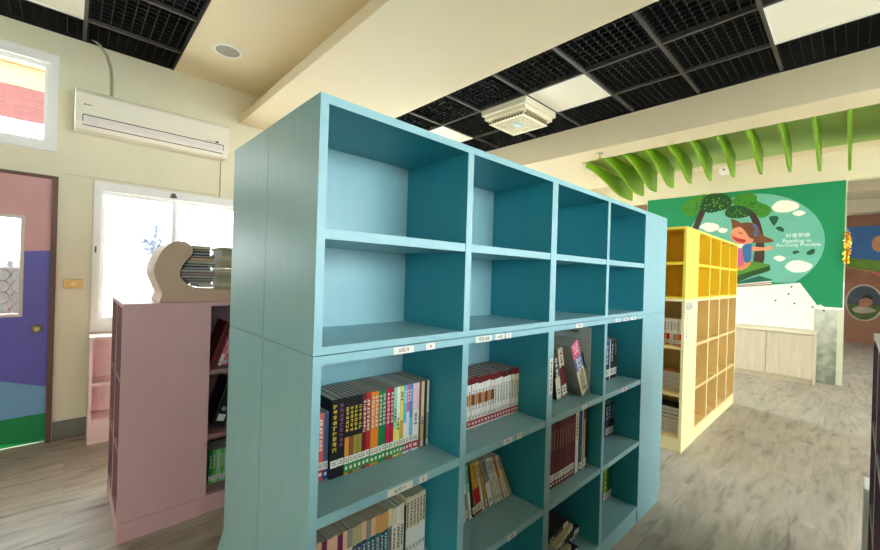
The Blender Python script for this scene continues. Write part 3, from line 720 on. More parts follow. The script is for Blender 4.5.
# upper left bay: colourful comics
A = [S(.017, .185, 'lime', title=(8, .17, .010), tm=T_k, band=RD, dy=.012), S(.016, .185, 'salmon', title=(8, .17, .010), tm=T_w, band=RD, dy=.012), S(.014, .185, 'slate', st=(.028, .05), band=(50, 60, 140), dy=.012),
     S(.022, .218, 'black', title=(9, .205, .013), tm=T_y), S(.019, .218, 'black', title=(9, .205, .012), tm=T_p)]
for lo in ('amber', 'brown', 'olive', 'olive'): A.append(S(.0135, .218, 'black', lo, .48, title=(6, .19, .0105), tm=T_y, band=GR))
for c in ('maroon', 'red'): A.append(S(.0135, .218, c, c, title=(8, .20, .0105), tm=T_w, band=GR))
for c in ('orange', 'orange', 'green', 'green', 'crimson', 'red'): A.append(S(.0135, .217, c, c, title=(8, .205, .0105), tm=T_w, band=GR))
A += [S(.012, .216, 'mint', 'lemon', .4, title=(4, .15, .009), tm=T_k, band=GR), S(.012, .216, 'white', 'lemon', .5, title=(4, .12, .009), tm=T_k, band=GR), S(.012, .216, 'lemon', 'gold', .5, title=(3, .2, .009), tm=T_k, band=GR), S(.012, .216, 'sky', 'white', .45, title=(4, .2, .009), tm=T_w, band=RD),
      S(.012, .216, 'pink', 'white', .6, title=(4, .2, .009), tm=T_w, band=RD), S(.012, .216, 'blue', 'sky', .5, title=(4, .2, .009), tm=T_w, band=RD), S(.026, .216, 'pinkw', 'white', .6, title=(3, .12, .012), tm=T_k, band=RD), S(.010, .217, 'brown', st=None), S(.012, .217, 'cream', 'khaki', .4, title=(3, .1, .008), tm=T_k, st=(.004, .02)), S(.010, .217, 'dark', st=None), S(.010, .217, 'cream', 'grey', .5, st=(.004, .02))]
tot = sum(s['w'] + .0006 for s in A)
shelve(A, 0.889 - tot - .001, .972, z1, 'in the colourful comic row', 'comics in the upper left bay', noun='comic')
# lower left bay: pale spined series
B = []
for k, (t_, l_) in enumerate([('amber', 'cream'), ('amber', 'peach'), ('peach', 'plum'), ('plum', 'plum'), ('peach', 'plum'), ('peach', 'plum'), ('plum', 'cream'), ('peach', 'cream'), ('grey', 'cream'), ('khaki', 'slate'), ('khaki', 'navy'), ('peach', 'navy'), ('grey', 'teal'), ('peach', 'navy'), ('tan', 'teal'), ('tan', 'navy'), ('tan', 'teal'), ('cream', 'grey'), ('cream', 'white'), ('white', 'cream'), ('cream', 'white')]):
    B.append(S(.0152, .192 + .002 * (k % 3), t_, l_, .72, title=(7, .13, .0085), tm=T_w if l_ in ('plum', 'navy', 'teal', 'slate') else T_k, band=RD))
B.append(S(.006, .185, 'dark', st=None))
for k in range(6): B.append(S(.0135, .205, 'cream', 'white', .5, title=(9, .19, .008), tm=T_k, pages=M_pagesw))
tot = sum(s['w'] + .0006 for s in B)
for s in B: s['pages'] = M_pagesw
while tot > 0.45: tot -= B.pop(0)['w'] + .0006
shelve(B, 0.889 - tot - .001, .972, z2, 'in the pale series below the comics', 'series in the lower left bay', noun='paperback')
# second bay, upper: white and red series
C_ = []
for k in range(18):
    t_ = 'dark' if k in (12, 14) else ('maroon' if k < 7 else ('red' if k % 2 else 'maroon'))
    C_.append(S(.0183 if k < 15 else .0165, .186 + .0015 * (k % 4), 'maroon' if t_ != 'dark' else 'dark', 'white' if k < 15 else 'cream', .87, title=(8, .14, .008), tm=T_k if k >= 7 else T_r, band=RD, pages=M_pages, patch=(.085, .125, 'tan' if k % 2 else 'brown') if k < 9 else None))
tot = sum(s['w'] + .0006 for s in C_)
shelve(C_, 1.400 - tot - .001, .972, z1, 'in the white and red series', 'white and red series in the second bay', noun='paperback')
# second bay, lower: a leaning row of thin magazines
D_ = []
for k, (t_, l_) in enumerate([('white', 'cream'), ('cream', 'white'), ('white', 'grey'), ('mint', 'white'), ('dark', 'dark'), ('gold', 'red'), ('cream', 'white'), ('gold', 'gold'), ('grey', 'white'), ('white', 'cream'), ('cream', 'white'), ('white', 'cream'), ('orange', 'cream'), ('white', 'cream'), ('tan', 'gold')]):
    D_.append(S({5: .034, 8: .026}.get(k, .011), .215, t_, l_, .5, title=(5, .20, .010) if k not in (4,) else None, tm=T_r if k == 5 else T_k, st=(.012, .04), pages=M_pages))
def lean_row(specs, thetas, x_right, y, z, labels, group, noun='book', d=.145):
    """books tipped to the left, each resting on the one before it"""
    X = [0.0]
    for i in range(1, len(specs)):
        a, w, h = thetas[i - 1], specs[i - 1]['w'], specs[i - 1]['h']
        px, pz = X[-1] + w * math.cos(a) - h * math.sin(a), w * math.sin(a) + h * math.cos(a)
        X.append(max(px + pz * math.tan(thetas[i]), X[-1] + w * math.cos(a)) + 0.0015)
    off = x_right - X[-1] - specs[-1]['w'] * math.cos(thetas[-1])
    rr = random.Random(4); out = []
    for i, sp in enumerate(specs):
        o = book(sp['w'], sp['h'], sp.get('d', d), sp['top'], sp.get('low'), sp.get('split', .5), sp.get('title'), sp.get('tmat'), sp.get('sticker'), sp.get('band'), sp.get('pages'), noun, seed=i + 2)
        o.location = (X[i] + off, y + rr.uniform(0, .006), z + 0.0012); o.rotation_euler = (0, -thetas[i], 0)
        tag(o, labels(i, sp), 'book', group); out.append(o)
    return out
lean_row(D_, [math.radians(3 + 24 * (k / (len(D_) - 1)) ** 0.9) for k in range(len(D_))], 1.392, .985, z2,
         lambda i, sp: '%s magazine, %s from the left in the leaning row of the second bay' % (NAMES[sp['top']], ords[i]), 'leaning magazines in the second bay', 'magazine')
# third bay, lower: dark red volumes
E_ = [S(.0232, .285, 'wine', title=(7, .25, .011), tm=mat('dull gold print', (150, 110, 60), 0.5), st=(.03, .06), band=(110, 40, 40), d=.2) for k in range(13)]
E_ += [S(.014, .29, 'maroon', st=None, d=.2), S(.024, .31, 'cream', 'white', .5, title=(6, .27, .014), tm=T_r, st=None, d=.2), S(.006, .30, 'white', st=None, d=.2), S(.030, .305, 'navy', 'teal', .4, st=(.01, .04), d=.2), S(.010, .29, 'white', st=(.01, .04), d=.2), S(.020, .30, 'brown', 'tan', .8, st=(.01, .045), d=.2), S(.014, .285, 'dark', st=(.01, .05), d=.2)]
tot = sum(s['w'] + .0006 for s in E_)
shelve(E_, 1.4465, .895, z2, 'in the tall dark red set', 'tall volumes in the third bay', d=.2, noun='volume')
# fourth bay: a few dark books
shelve([S(.062, .225, 'navy', 'black', .4, title=(5, .2, .02), tm=T_w, st=(.02, .06)), S(.008, .225, 'white', st=None), S(.060, .225, 'black', title=(5, .2, .018), tm=T_w, st=(.02, .06)), S(.032, .225, 'black', title=(5, .2, .012), tm=T_w, st=(.02, .06))], 2.200, .955, z1, 'on the top fourth bay', 'dark books in the fourth bay', noun='hardback')
shelve([S(.035, .195, 'black', 'navy', .6, title=(4, .18, .018), tm=T_w, st=(.01, .05)), S(.035, .195, 'navy', 'black', .5, title=(4, .18, .018), tm=T_w, st=(.01, .05)), S(.035, .195, 'black', title=(4, .18, .018), tm=T_w, st=(.01, .05))], 2.305, .985, z2, 'on the middle fourth bay', 'dark books in the fourth bay', noun='hardback')
shelve([S(.012, .21, 'black', st=None), S(.05, .215, 'grass', 'lime', .7, title=(4, .19, .03), tm=mat('pale green print', (206, 226, 120), 0.5), st=(.005, .045)), S(.06, .215, 'green', st=(.005, .045))], 2.292, .985, z3, 'on the bottom fourth bay', 'green books in the fourth bay', noun='hardback')

# third bay, upper: a flat-faced magazine with books leaning in front of it
M_mag = mat('grey magazine cover', (196, 198, 186), 0.5, 0.04, 10)
t = thing('magazine', 'large grey magazine standing flat against the upright behind the leaning books', 'magazine', (1.899, .90, z1 + .0012), 0)
simple_box('cover', (0, 0, 0, 0.006, 0.228, 0.328), M_mag, t)
bm = bmesh.new(); box(bm, -0.0008, 0.05, 0.262, 0, 0.228, 0.265); box(bm, -0.0008, 0.10, 0.225, 0, 0.228, 0.2275); obj('cover_line', bm, M_dark, t)
RX = Matrix(((0, 0, -1, 0), (-1, 0, 0, 0), (0, 1, 0, 0), (0, 0, 0, 1)))   # text reading towards -y, facing -x
text_part('cover_title', 'WILPOWN', 0.026, M_ink, t, Matrix.Translation((-0.001, 0.125, 0.302)) @ RX)
bm = bmesh.new(); tube(bm, [(-0.003, 0.04, 0.20), (-0.003, 0.03, 0.15), (-0.003, 0.018, 0.125)], 0.003, 6); obj('pen_mark', bm, M_dark, t)
LB = [S(.040, .235, 'dark', 'cream', .45, title=(4, .2, .022), tm=T_w, st=(.01, .06)), S(.042, .245, 'cream', 'maroon', .62, title=(5, .23, .02), tm=T_r, st=(.01, .06))]
lbl = ['dark brown and cream book leaning at left before the large grey magazine', 'cream and maroon book leaning in the middle before the grey magazine']
lean_row(LB, [.21, .25], 1.766, .945, z1, lambda i, sp: lbl[i], 'books leaning in the third bay', 'book')
o = lean_row([S(.070, .285, 'grey', 'cream', .48, st=None, d=.15)], [.46], 1.892, .90, z1, lambda i, sp: 'thick book with pink, blue and cream spine leaning before the grey magazine', 'books leaning in the third bay', 'book')[-1]
bm = bmesh.new(); box(bm, .001, -.0008, .137, .069, -.0002, .205); obj('spine_patch', bm, paint('blue check', (78, 92, 150)), o)
bm = bmesh.new(); box(bm, .0005, -.0008, .205, .0695, -.0002, .2845); obj('spine_patch', bm, paint('rose spine', (222, 92, 120)), o)
for n_, sd, z_, mm_ in ((3, 2, .275, mat('pink print', (250, 214, 220), 0.5)), (4, 4, .203, T_w), (7, 5, .130, mat('khaki print', (120, 108, 80), 0.5))):
    tt = bpy.data.objects.new('spine_title', glyph_mesh(n_, sd, mm_)); COL.objects.link(tt); tt.parent = o; tt.location = (.035, -.001, z_); tt.scale = (.052, 1, .0145)

# third bay, bottom: flat pile of books fanned out
pile = [('black', 0.03, 0.0), ('khaki', -0.02, 0.10), ('dark', 0.05, -0.06), ('grey', 0.0, 0.14), ('black', 0.035, 0.02), ('khaki', -0.01, 0.16), ('dark', -0.03, 0.08)]
for k, (c, dx, a) in enumerate(pile):
    o = book(.0225, .215, .15, c, None, .5, (3, .19, .012), T_w, (.01, .055), name='book', seed=k)
    o.matrix_world = Matrix.Translation((1.775 + dx, .885 + 0.012 * ((k * 5) % 4), z3 + 0.0015 + 0.0238 * k)) @ Matrix.Rotation(a, 4, 'Z') @ Matrix.Rotation(-PI / 2, 4, 'Y')
    tag(o, '%s book lying flat, %s from the bottom of the fanned pile' % (NAMES[c], ords[k] if k else 'first'), 'book', 'fanned pile in the bottom third bay')

# books in the pink case
shelve([S(.026, .27, 'wine', st=None, d=.2)], .612, 2.60, .816, 'leaning in the pink bookcase', 'books in the pink bookcase', lean=-0.34, noun='album')
PB = [('pink', 'white', .655, .2), ('pinkw', 'pink', .677, .2), ('pink', 'rose', .699, .2), ('sky', 'teal', .721, .2), ('teal', 'sky', .743, .2)]
for k, (c, l, x, h) in enumerate(PB):
    o = book(.018, h - .008 * 0, .15, c, l, .35, (4, .17, .011), T_w, (.01, .03), seed=k); o.location = (x, 2.60, .8165); o.rotation_euler = (0, 0.34, 0)
    o.location.z = .8165 + .018 * math.sin(.34)
    tag(o, '%s picture book leaning, %s from the left beside the wine red album' % (NAMES[c], ords[k] if k else 'first'), 'book', 'books in the pink bookcase')
t = thing('ring_binder', 'black ring binder leaning on the middle shelf of the pink bookcase', 'binder', (.635, 2.6, .446)); t.rotation_euler = (0, 0.30, 0); t.location.z = .447 + .07 * math.sin(.3)
simple_box('cover', (0, 0, 0, .07, .2, .27), M_dark, t, 0.004)
simple_box('spine_label', (.015, -.0012, .03, .055, 0, .07), M_paper, t)
bm = bmesh.new(); lathe(bm, [(0.008, -0.003), (0.014, -0.003), (0.014, 0.0), (0.008, 0.0)], (.035, 0, .10), 'y', 16); obj('finger_ring', bm, M_metal, t)
shelve([S(.02, .195, ['green', 'grass', 'mint', 'grass', 'mint', 'grass', 'green'][k], ['grass', 'mint', 'grass', 'mint', 'grass', 'mint', 'grass'][k], .2, title=(6, .17, .012), tm=T_w, st=(.02, .045)) for k in range(7)], .625, 2.60, .1195, 'on the bottom of the pink bookcase', 'green books in the pink bookcase', noun='storybook')

# books in the yellow end unit, spines towards the blue case (-x)
def shelve_end(specs, x, y, z, where, group, noun):
    for i, s in enumerate(specs):
        o = book(s['w'], s['h'], s.get('d', .16), s['top'], s.get('low'), s.get('split', .5), s.get('title'), s.get('tmat'), s.get('sticker'), s.get('band'), M_pagesw, noun, seed=i)
        o.rotation_euler = (0, 0, -PI / 2); o.location = (x, y, z); y -= s['w'] + .001
        tag(o, '%s spined %s, %s from the left %s' % (NAMES[s['top']], noun, ords[i] if i else 'first', where), 'book', group)
shelve_end([S(.024, .22, ['cream', 'white'][k % 2], ['orange', 'red', 'cream', 'grey'][k % 4], .42, title=(5, .19, .012), tm=T_k, st=(.01, .04)) for k in range(10)], 3.76, 1.232, .866, 'in the yellow end unit', 'books in the yellow end unit', 'novel')
def flat_pile(items, x, y, z, where, group):
    for k, (c, h, w, L) in enumerate(items):
        bm = bmesh.new(); box(bm, 0, 0, 0, w, L, 0.002); box(bm, 0, 0, h - 0.002, w, L, h); box(bm, 0, L - 0.002, 0.002, w, L, h - 0.002)
        o = obj('book', bm, paint(c + ' cover', P[c])); o.location = (x + 0.006 * (k % 3), y - 0.008 * (k % 2), z)
        bm = bmesh.new(); box(bm, 0.003, 0.003, 0.002, w - 0.003, L - 0.002, h - 0.002); obj('pages', bm, M_pagesw, o)
        z += h + 0.0005
        tag(o, '%s book lying flat, %s from pile bottom %s' % (NAMES[c], ords[k] if k else 'first', where), 'book', group)
flat_pile([('tan', .022, .16, .24), ('cream', .018, .16, .23), ('gold', .024, .17, .24), ('khaki', .02, .16, .22), ('cream', .02, .16, .23), ('brown', .03, .17, .24), ('tan', .025, .16, .23)], 3.74, .985, .4755, 'on the yellow middle shelf', 'flat books in the yellow end unit')
flat_pile([('cream', .03, .17, .25), ('khaki', .028, .17, .24), ('cream', .03, .17, .24), ('tan', .03, .16, .25), ('dark', .03, .18, .25), ('teal', .035, .17, .24), ('black', .03, .18, .24)], 3.72, .985, .1295, 'on the yellow bottom shelf', 'flat books in the yellow end unit')

# label strips stuck on uprights
def strip(label, loc, w, h, n, ink, head=None):
    t = thing('label_strip', label, 'label', loc)
    simple_box('paper', (-w / 2, -0.001, 0, w / 2, 0, h), M_paper, t)
    g = bpy.data.objects.new('print', glyph_mesh(n, 3, ink)); COL.objects.link(g); g.parent = t; g.location = (0, -0.0012, h - 0.01); g.scale = (w * 0.45, 1, (h - 0.02) / (n * 1.15))
    return t
strip('white vertical label strip on the blue upright beside the leaning books', (1.428, BY0 - 0.0002, .93), .026, .145, 7, T_r)
t = thing('bookcase_sign', 'yellow label strip with violet heading on the pale yellow end panel', 'label', (3.83, YY0 - 0.0002, .90))
simple_box('paper', (-0.15, -0.001, 0, 0.06, 0, .34), mat('pale yellow paper', (244, 228, 170), 0.6), t)
text_part('heading', '漫畫區', 0.068, M_inkb, t, Matrix.Translation((-0.045, -0.0014, .295)) @ Matrix.Rotation(PI / 2, 4, 'X'), 0.0004)
g = bpy.data.objects.new('print', glyph_mesh(8, 6, M_inkb)); COL.objects.link(g); g.parent = t; g.location = (-0.10, -0.0014, .235); g.scale = (.03, 1, .022)

# ------------------------------------------------------------------ curled display stand with magazine stacks on the pink case
prof = [(0.360, 1.2055), (0.373, 1.251), (0.36, 1.29), (0.338, 1.346), (0.333, 1.389), (0.346, 1.44), (0.374, 1.498), (0.413, 1.536), (0.454, 1.548), (0.489, 1.537), (0.51, 1.503), (0.505, 1.469), (0.478, 1.435), (0.458, 1.397), (0.452, 1.36), (0.467, 1.328), (0.503, 1.299), (0.546, 1.284), (0.606, 1.275)]
xc = 0.86
outl = prof + [(2 * xc - a, b) for a, b in reversed(prof)]
bm = bmesh.new()
def dense(pts, sub=4):
    out = []
    for i in range(len(pts) - 1):
        p0, p1, p2, p3 = [Vector(pts[min(max(i + k, 0), len(pts) - 1)]) for k in (-1, 0, 1, 2)]
        for s in range(sub):
            t_ = s / sub; out.append(tuple(0.5 * ((2 * p1) + (p2 - p0) * t_ + (2 * p0 - 5 * p1 + 4 * p2 - p3) * t_ * t_ + (3 * p1 - p0 - 3 * p2 + p3) * t_ ** 3)))
    return out + [pts[-1]]
dn = dense(outl)
prism(bm, [(a, 2.60, b) for a, b in dn], (0, 0.30, 0))
tag(obj('display_stand', bm, M_stand), 'pale beige display stand with curled scroll ends on the pink bookcase', 'display stand')
def stack(xa, xb, n, z, where, cols, rnd, xl=None):
    for k in range(n):
        h = (1.530 - z) / (n - k) if k < n - 1 else 1.530 - z
        h = min(h, h * rnd.uniform(0.9, 1.05))
        zc = z + h / 2
        a = xa(zc) + rnd.uniform(0, .012); b = xb + rnd.uniform(-.018, .010); c = cols[k % len(cols)]
        bm = bmesh.new(); y0 = 2.63 + rnd.uniform(0, .02); y1 = 2.86 + rnd.uniform(-.01, .02); e = h * .30
        box(bm, 0, 0, 0, b - a, y1 - y0, e); box(bm, 0, 0, h - e - .0004, b - a, y1 - y0, h - .0004)
        o = obj('magazine', bm, paint(c + ' cover', P[c])); o.location = (a, y0, z)
        bm = bmesh.new(); box(bm, .001, .001, e, b - a - .002, y1 - y0 - .002, h - e - .0004); obj('pages', bm, M_pages, o)
        tag(o, '%s magazine lying flat, %s from the bottom of the %s stack' % (NAMES[c], ords[k] if k else 'first', where), 'magazine', 'magazine stacks on the display stand')
        z += h
def xleft(z):       # inner outline of the curl
    pts = [(1.276, .60), (1.284, .55), (1.299, .506), (1.328, .470), (1.36, .456), (1.397, .462), (1.435, .482), (1.469, .510), (1.503, .515), (1.54, .515)]
    for (za, a), (zb, b) in zip(pts, pts[1:]):
        if za <= z <= zb: return a + (b - a) * (z - za) / (zb - za) + .003
    return .60
stack(lambda z: max(xleft(z - .008), xleft(z + .008)), .628, 14, 1.286, 'left', ['cream', 'grey', 'dark', 'grey', 'plum', 'grey', 'slate', 'dark', 'grey', 'tan', 'dark', 'slate', 'dark'], random.Random(5))
stack(lambda z: .662, .90, 14, 1.277, 'right', ['khaki', 'cream', 'khaki', 'grey', 'olive', 'khaki', 'cream', 'gold', 'khaki'], random.Random(8))

# ------------------------------------------------------------------ counter cabinet under the mural
CX = 7.63
t = thing('base_cabinet', 'pale oak two-door cabinet against the wall under the mural', 'cabinet', (CX, 0, 0))
simple_box('body', (0.02, 0.385, 0.075, XM - CX - 0.012, 1.75, 0.715), M_oak, t)
simple_box('toe_kick', (0.05, 0.385, 0.0, 0.07, 1.75, 0.075), M_oak, t)
simple_box('end_panel', (0.0, 0.365, 0.0, XM - CX - 0.012, 0.384, 0.715), M_oak, t)
for a, b in ((0.387, 0.895), (0.901, 1.42), (1.426, 1.748)): simple_box('door', (0.0, a, 0.08, 0.019, b, 0.70), M_oak, t, 0.001)
bm = bmesh.new(); box(bm, CX - 0.015, 0.36, 0.716, XM - 0.012, 1.76, 0.756)
tag(obj('countertop', bm, mat('white oak countertop', (226, 214, 186), 0.4, 0.06, 3, stretch=(10, 1, 10)), bevel=0.003), 'pale countertop lying on the oak cabinet under the mural', 'countertop')
# drilled holes and scuffs in the bare wall
for k, (y, z) in enumerate(((0.66, 1.38), (0.69, 1.27), (0.84, 1.16), (0.62, 1.13), (0.30, 1.05), (0.42, 1.09))):
    bm = bmesh.new(); lathe(bm, [(0.0, -0.002), (0.012, -0.002), (0.012, 0.004), (0.0, 0.004)], (XM - 0.009, y, z), 'x', 10); struct('trim_%d' % (6 + k), bm, M_ink)

# ------------------------------------------------------------------ mural
SHP = {
'trunkL':[(1.87,2.696),(1.794,2.666),(1.89,2.364),(1.988,2.044),(2.077,2.047),(1.972,2.403)],
'crownLlight':[(2.154,2.691),(2.117,2.801),(1.982,2.90),(1.886,2.92),(1.573,2.905),(1.624,2.812),(1.842,2.704),(1.935,2.625),(1.992,2.574),(2.072,2.603)],
'crownLdark':[(1.862,2.729),(1.827,2.858),(1.736,2.915),(1.572,2.905),(1.465,2.825),(1.437,2.747),(1.496,2.668),(1.566,2.643),(1.728,2.616),(1.841,2.671)],
'trunkR':[(1.264,2.634),(1.199,2.654),(1.09,2.484),(1.03,2.296),(0.998,2.072),(0.998,1.747),(1.124,1.758),(1.099,2.076),(1.134,2.323),(1.187,2.492)],
'crownRlight':[(1.395,2.806),(1.328,2.861),(1.212,2.867),(1.113,2.813),(1.095,2.729),(0.983,2.656),(0.935,2.59),(0.964,2.513),(1.057,2.471),(1.123,2.548),(1.206,2.628),(1.323,2.651),(1.411,2.744)],
'crownRdark':[(1.511,2.585),(1.461,2.676),(1.375,2.688),(1.257,2.654),(1.197,2.565),(1.22,2.505),(1.353,2.486),(1.475,2.517)],
'cloud0':[(1.872,2.374),(1.816,2.425),(1.742,2.435),(1.631,2.401),(1.603,2.334),(1.683,2.285),(1.757,2.289),(1.833,2.338)],
'cloud1':[(1.611,2.302),(1.558,2.337),(1.478,2.304),(1.521,2.254),(1.583,2.264)],
'cloud2':[(0.908,2.618),(0.834,2.7),(0.727,2.696),(0.623,2.643),(0.617,2.573),(0.724,2.528),(0.851,2.541)],
'cloud3':[(0.671,2.496),(0.6,2.536),(0.529,2.496),(0.598,2.453)],
'cloud4':[(0.874,1.819),(0.814,1.855),(0.739,1.817),(0.802,1.77)],
'cloud5':[(0.732,1.692),(0.665,1.767),(0.563,1.774),(0.446,1.712),(0.5,1.625),(0.62,1.604),(0.693,1.636)],
'leaf0':[(0.948,2.464),(0.872,2.477),(0.832,2.44),(0.879,2.325),(0.917,2.376)],
'leaf1':[(0.863,2.287),(0.814,2.312),(0.77,2.272),(0.769,2.224),(0.823,2.242)],
'leaf2':[(0.654,1.921),(0.607,1.931),(0.58,1.903),(0.647,1.877)],
'leaf3':[(0.505,1.891),(0.447,1.949),(0.412,1.935),(0.426,1.881),(0.475,1.863)],
'hair':[(1.383,2.298),(1.35,2.359),(1.284,2.4),(1.168,2.392),(1.07,2.319),(1.027,2.195),(0.878,2.093),(0.969,2.061),(1.08,2.065),(1.161,2.078),(1.229,2.185),(1.314,2.252)],
'bow':[(1.433,2.471),(1.369,2.449),(1.309,2.398),(1.35,2.349),(1.409,2.31),(1.419,2.385)],
'face':[(1.432,2.217),(1.4,2.299),(1.316,2.336),(1.247,2.269),(1.187,2.162),(1.129,2.118),(1.16,2.068),(1.259,2.051),(1.343,2.065),(1.413,2.131)],
'mouth':[(1.416,2.237),(1.397,2.183),(1.311,2.147),(1.227,2.112),(1.259,2.072),(1.344,2.096),(1.405,2.162)],
'band':[(1.151,2.355),(1.103,2.362),(1.076,2.238),(1.098,2.158),(1.131,2.2),(1.117,2.281)],
'collar':[(1.345,2.05),(1.252,2.056),(1.281,1.989),(1.344,1.991)],
'overalls':[(1.266,2.008),(1.161,2.052),(1.151,1.976),(1.162,1.776),(1.238,1.767)],
'pinkshirt':[(1.359,1.943),(1.273,1.97),(1.246,1.786),(1.259,1.699),(1.353,1.699)],
'leg':[(1.345,1.699),(1.185,1.786),(1.168,1.709),(1.257,1.632),(1.343,1.631)],
'arm':[(1.167,2.005),(0.982,1.99),(0.932,2.016),(0.881,1.977),(0.93,1.951),(0.981,1.943),(1.15,1.938)],
'cushL':[(1.398,1.591),(1.176,1.757),(0.961,1.728),(0.925,1.7),(1.12,1.624),(1.396,1.513)],
'cushD':[(1.397,1.542),(1.121,1.633),(0.947,1.719),(0.917,1.673),(0.93,1.617),(1.118,1.538),(1.393,1.405)],
'bookcover':[(1.409,1.395),(1.044,1.54),(0.87,1.479),(0.898,1.465),(1.409,1.383)],
'pages':[(1.409,1.383),(0.898,1.465),(0.889,1.377),(1.407,1.336)],
'pl1':[(1.408,1.365),(0.897,1.443),(0.897,1.432),(1.408,1.353)],
'pl2':[(1.408,1.35),(0.894,1.414),(0.893,1.399),(1.408,1.34)],
}
mural = thing('mural', 'green wall mural of a reading child, trees and clouds', 'mural', (XM, 0, 0))
def flat(name, outlines, m, layer, parent=mural, smooth=True, scallop=0):
    bm = bmesh.new()
    for pts in outlines:
        p = smooth_loop(pts, 4) if smooth else pts
        if scallop:
            n = len(p); cy = sum(a for a, b in p) / n; cz = sum(b for a, b in p) / n
            p = smooth_loop(pts, 9); n = len(p)
            p = [(cy + (a - cy) * (1 + scallop * math.sin(i * PI / 3.0) ** 2), cz + (b - cz) * (1 + scallop * math.sin(i * PI / 3.0) ** 2)) for i, (a, b) in enumerate(p)]
        xf = -0.012 - 0.0012 * layer
        prism(bm, [(xf, a, b) for a, b in p], (0.001, 0, 0))
    return obj(name, bm, m, parent)
def mm(n, c): return mat('mural ' + n, c, 0.55, 0.05, 4)
bm = bmesh.new(); prism(bm, [(-0.011, a, b) for a, b in [(2.74, 2.935), (0.112, 2.92), (0.112, 1.105), (0.30, 1.105), (0.335, 1.135), (0.37, 1.12), (0.566, 1.447), (0.9, 1.40), (1.40, 1.34), (2.74, 1.34)]], (0.002, 0, 0)); obj('green_panel', bm, M_green, mural)
ell = [(1.20 + 0.89 * math.cos(a * PI / 32), 2.06 + 0.80 * math.sin(a * PI / 32)) for a in range(64)]
ell = [(a, b) for a, b in ell if b > 1.42]
flat('sky_ellipse', [ell], mm('teal sky', (110, 184, 164)), 1, smooth=False)
tl = flat('tree', [SHP['trunkL']], mm('bark', (66, 44, 34)), 3)
flat('crown', [SHP['crownLlight']], mm('leaf light', (62, 138, 30)), 2, tl, scallop=.13); flat('crown', [SHP['crownLdark']], mm('leaf dark', (16, 76, 28)), 4, tl, scallop=.13)
tr = flat('tree', [SHP['trunkR']], mm('bark', (66, 44, 34)), 3)
flat('crown', [SHP['crownRlight']], mm('leaf light', (62, 138, 30)), 4, tr, scallop=.13); flat('crown', [SHP['crownRdark']], mm('leaf dark', (16, 76, 28)), 5, tr, scallop=.13)
def dots(outline, n, seed, c, layer, parent):
    r = random.Random(seed); bm = bmesh.new(); cy = sum(a for a, b in outline) / len(outline); cz = sum(b for a, b in outline) / len(outline)
    for i in range(n):
        a, b = r.choice(outline); s = r.uniform(0.05, 0.85); y, z = cy + (a - cy) * s, cz + (b - cz) * s
        prism(bm, [(-0.012 - .0012 * layer, y + .010 * math.cos(k * PI / 3), z + .010 * math.sin(k * PI / 3)) for k in range(6)], (.001, 0, 0))
    obj('leaf_dots', bm, mm('dots', c), parent)['kind'] = 'stuff'
dots(SHP['crownLdark'], 34, 1, (120, 176, 70), 5, tl); dots(SHP['crownRdark'], 22, 2, (80, 140, 60), 6, tr); dots(SHP['crownLlight'], 26, 3, (24, 92, 36), 3, tl); dots(SHP['crownRlight'], 34, 4, (24, 92, 36), 5, tr)
for k in range(6): flat('cloud', [SHP['cloud%d' % k]], mm('cloud white', (244, 240, 228)), 2, scallop=.11)
for k in range(4): flat('leaf', [SHP['leaf%d' % k]], mm('leaf deep', (10, 84, 48)), 3)
flat('cushion', [SHP['cushD']], mm('cushion dark', (36, 76, 32)), 4); flat('cushion_top', [SHP['cushL']], mm('cushion light', (80, 140, 36)), 5)
pb = flat('painted_book', [SHP['bookcover']], mm('book cover', (10, 104, 84)), 4, smooth=False); flat('page_edge', [SHP['pages']], mm('page white', (232, 226, 210)), 3, pb, smooth=False); flat('page_line', [SHP['pl1'], SHP['pl2']], mm('page line', (130, 92, 76)), 5, pb, smooth=False)
ch = flat('painted_child', [SHP['face']], mm('skin', (236, 150, 112)), 8)
flat('hair', [SHP['hair'], SHP['bow']], mm('hair', (122, 72, 40)), 7, ch); flat('fringe', [[(1.40, 2.31), (1.35, 2.36), (1.28, 2.395), (1.17, 2.38), (1.13, 2.2), (1.16, 2.14), (1.2, 2.2), (1.25, 2.28), (1.32, 2.345)]], mm('hair', (122, 72, 40)), 9, ch)
flat('mouth', [SHP['mouth']], mm('mouth red', (196, 40, 40)), 9, ch); flat('hair_band', [SHP['band']], mm('band blue', (84, 110, 150)), 10, ch)
flat('eye', [[(1.335, 2.255), (1.30, 2.225), (1.265, 2.225), (1.295, 2.24)]], mm('eye', (80, 40, 30)), 9, ch)
flat('collar', [SHP['collar']], mm('cloud white', (244, 240, 228)), 7, ch, smooth=False); flat('overalls', [SHP['overalls']], mm('overalls', (56, 110, 160)), 8, ch)
flat('shirt', [SHP['pinkshirt']], mm('shirt', (206, 96, 140)), 7, ch); flat('leg', [SHP['leg']], mm('leg', (232, 140, 84)), 6, ch); flat('arm', [SHP['arm']], mm('skin', (236, 150, 112)), 7, ch)
RX = Matrix(((0, 0, -1, 0), (-1, 0, 0, 0), (0, 1, 0, 0), (0, 0, 0, 1)))   # text reading towards -y, facing -x
M_let = mm('lettering', (232, 242, 232))
for s, y, z, size in (('好書學讀', 0.607, 2.157, 0.068), ('Reading in', 0.617, 2.078, 0.078), ('Au-Gung Possible', 0.602, 2.017, 0.070)):
    text_part('lettering', s, size, M_let, mural, Matrix.Translation((-0.016, y, z)) @ RX, 0.001)
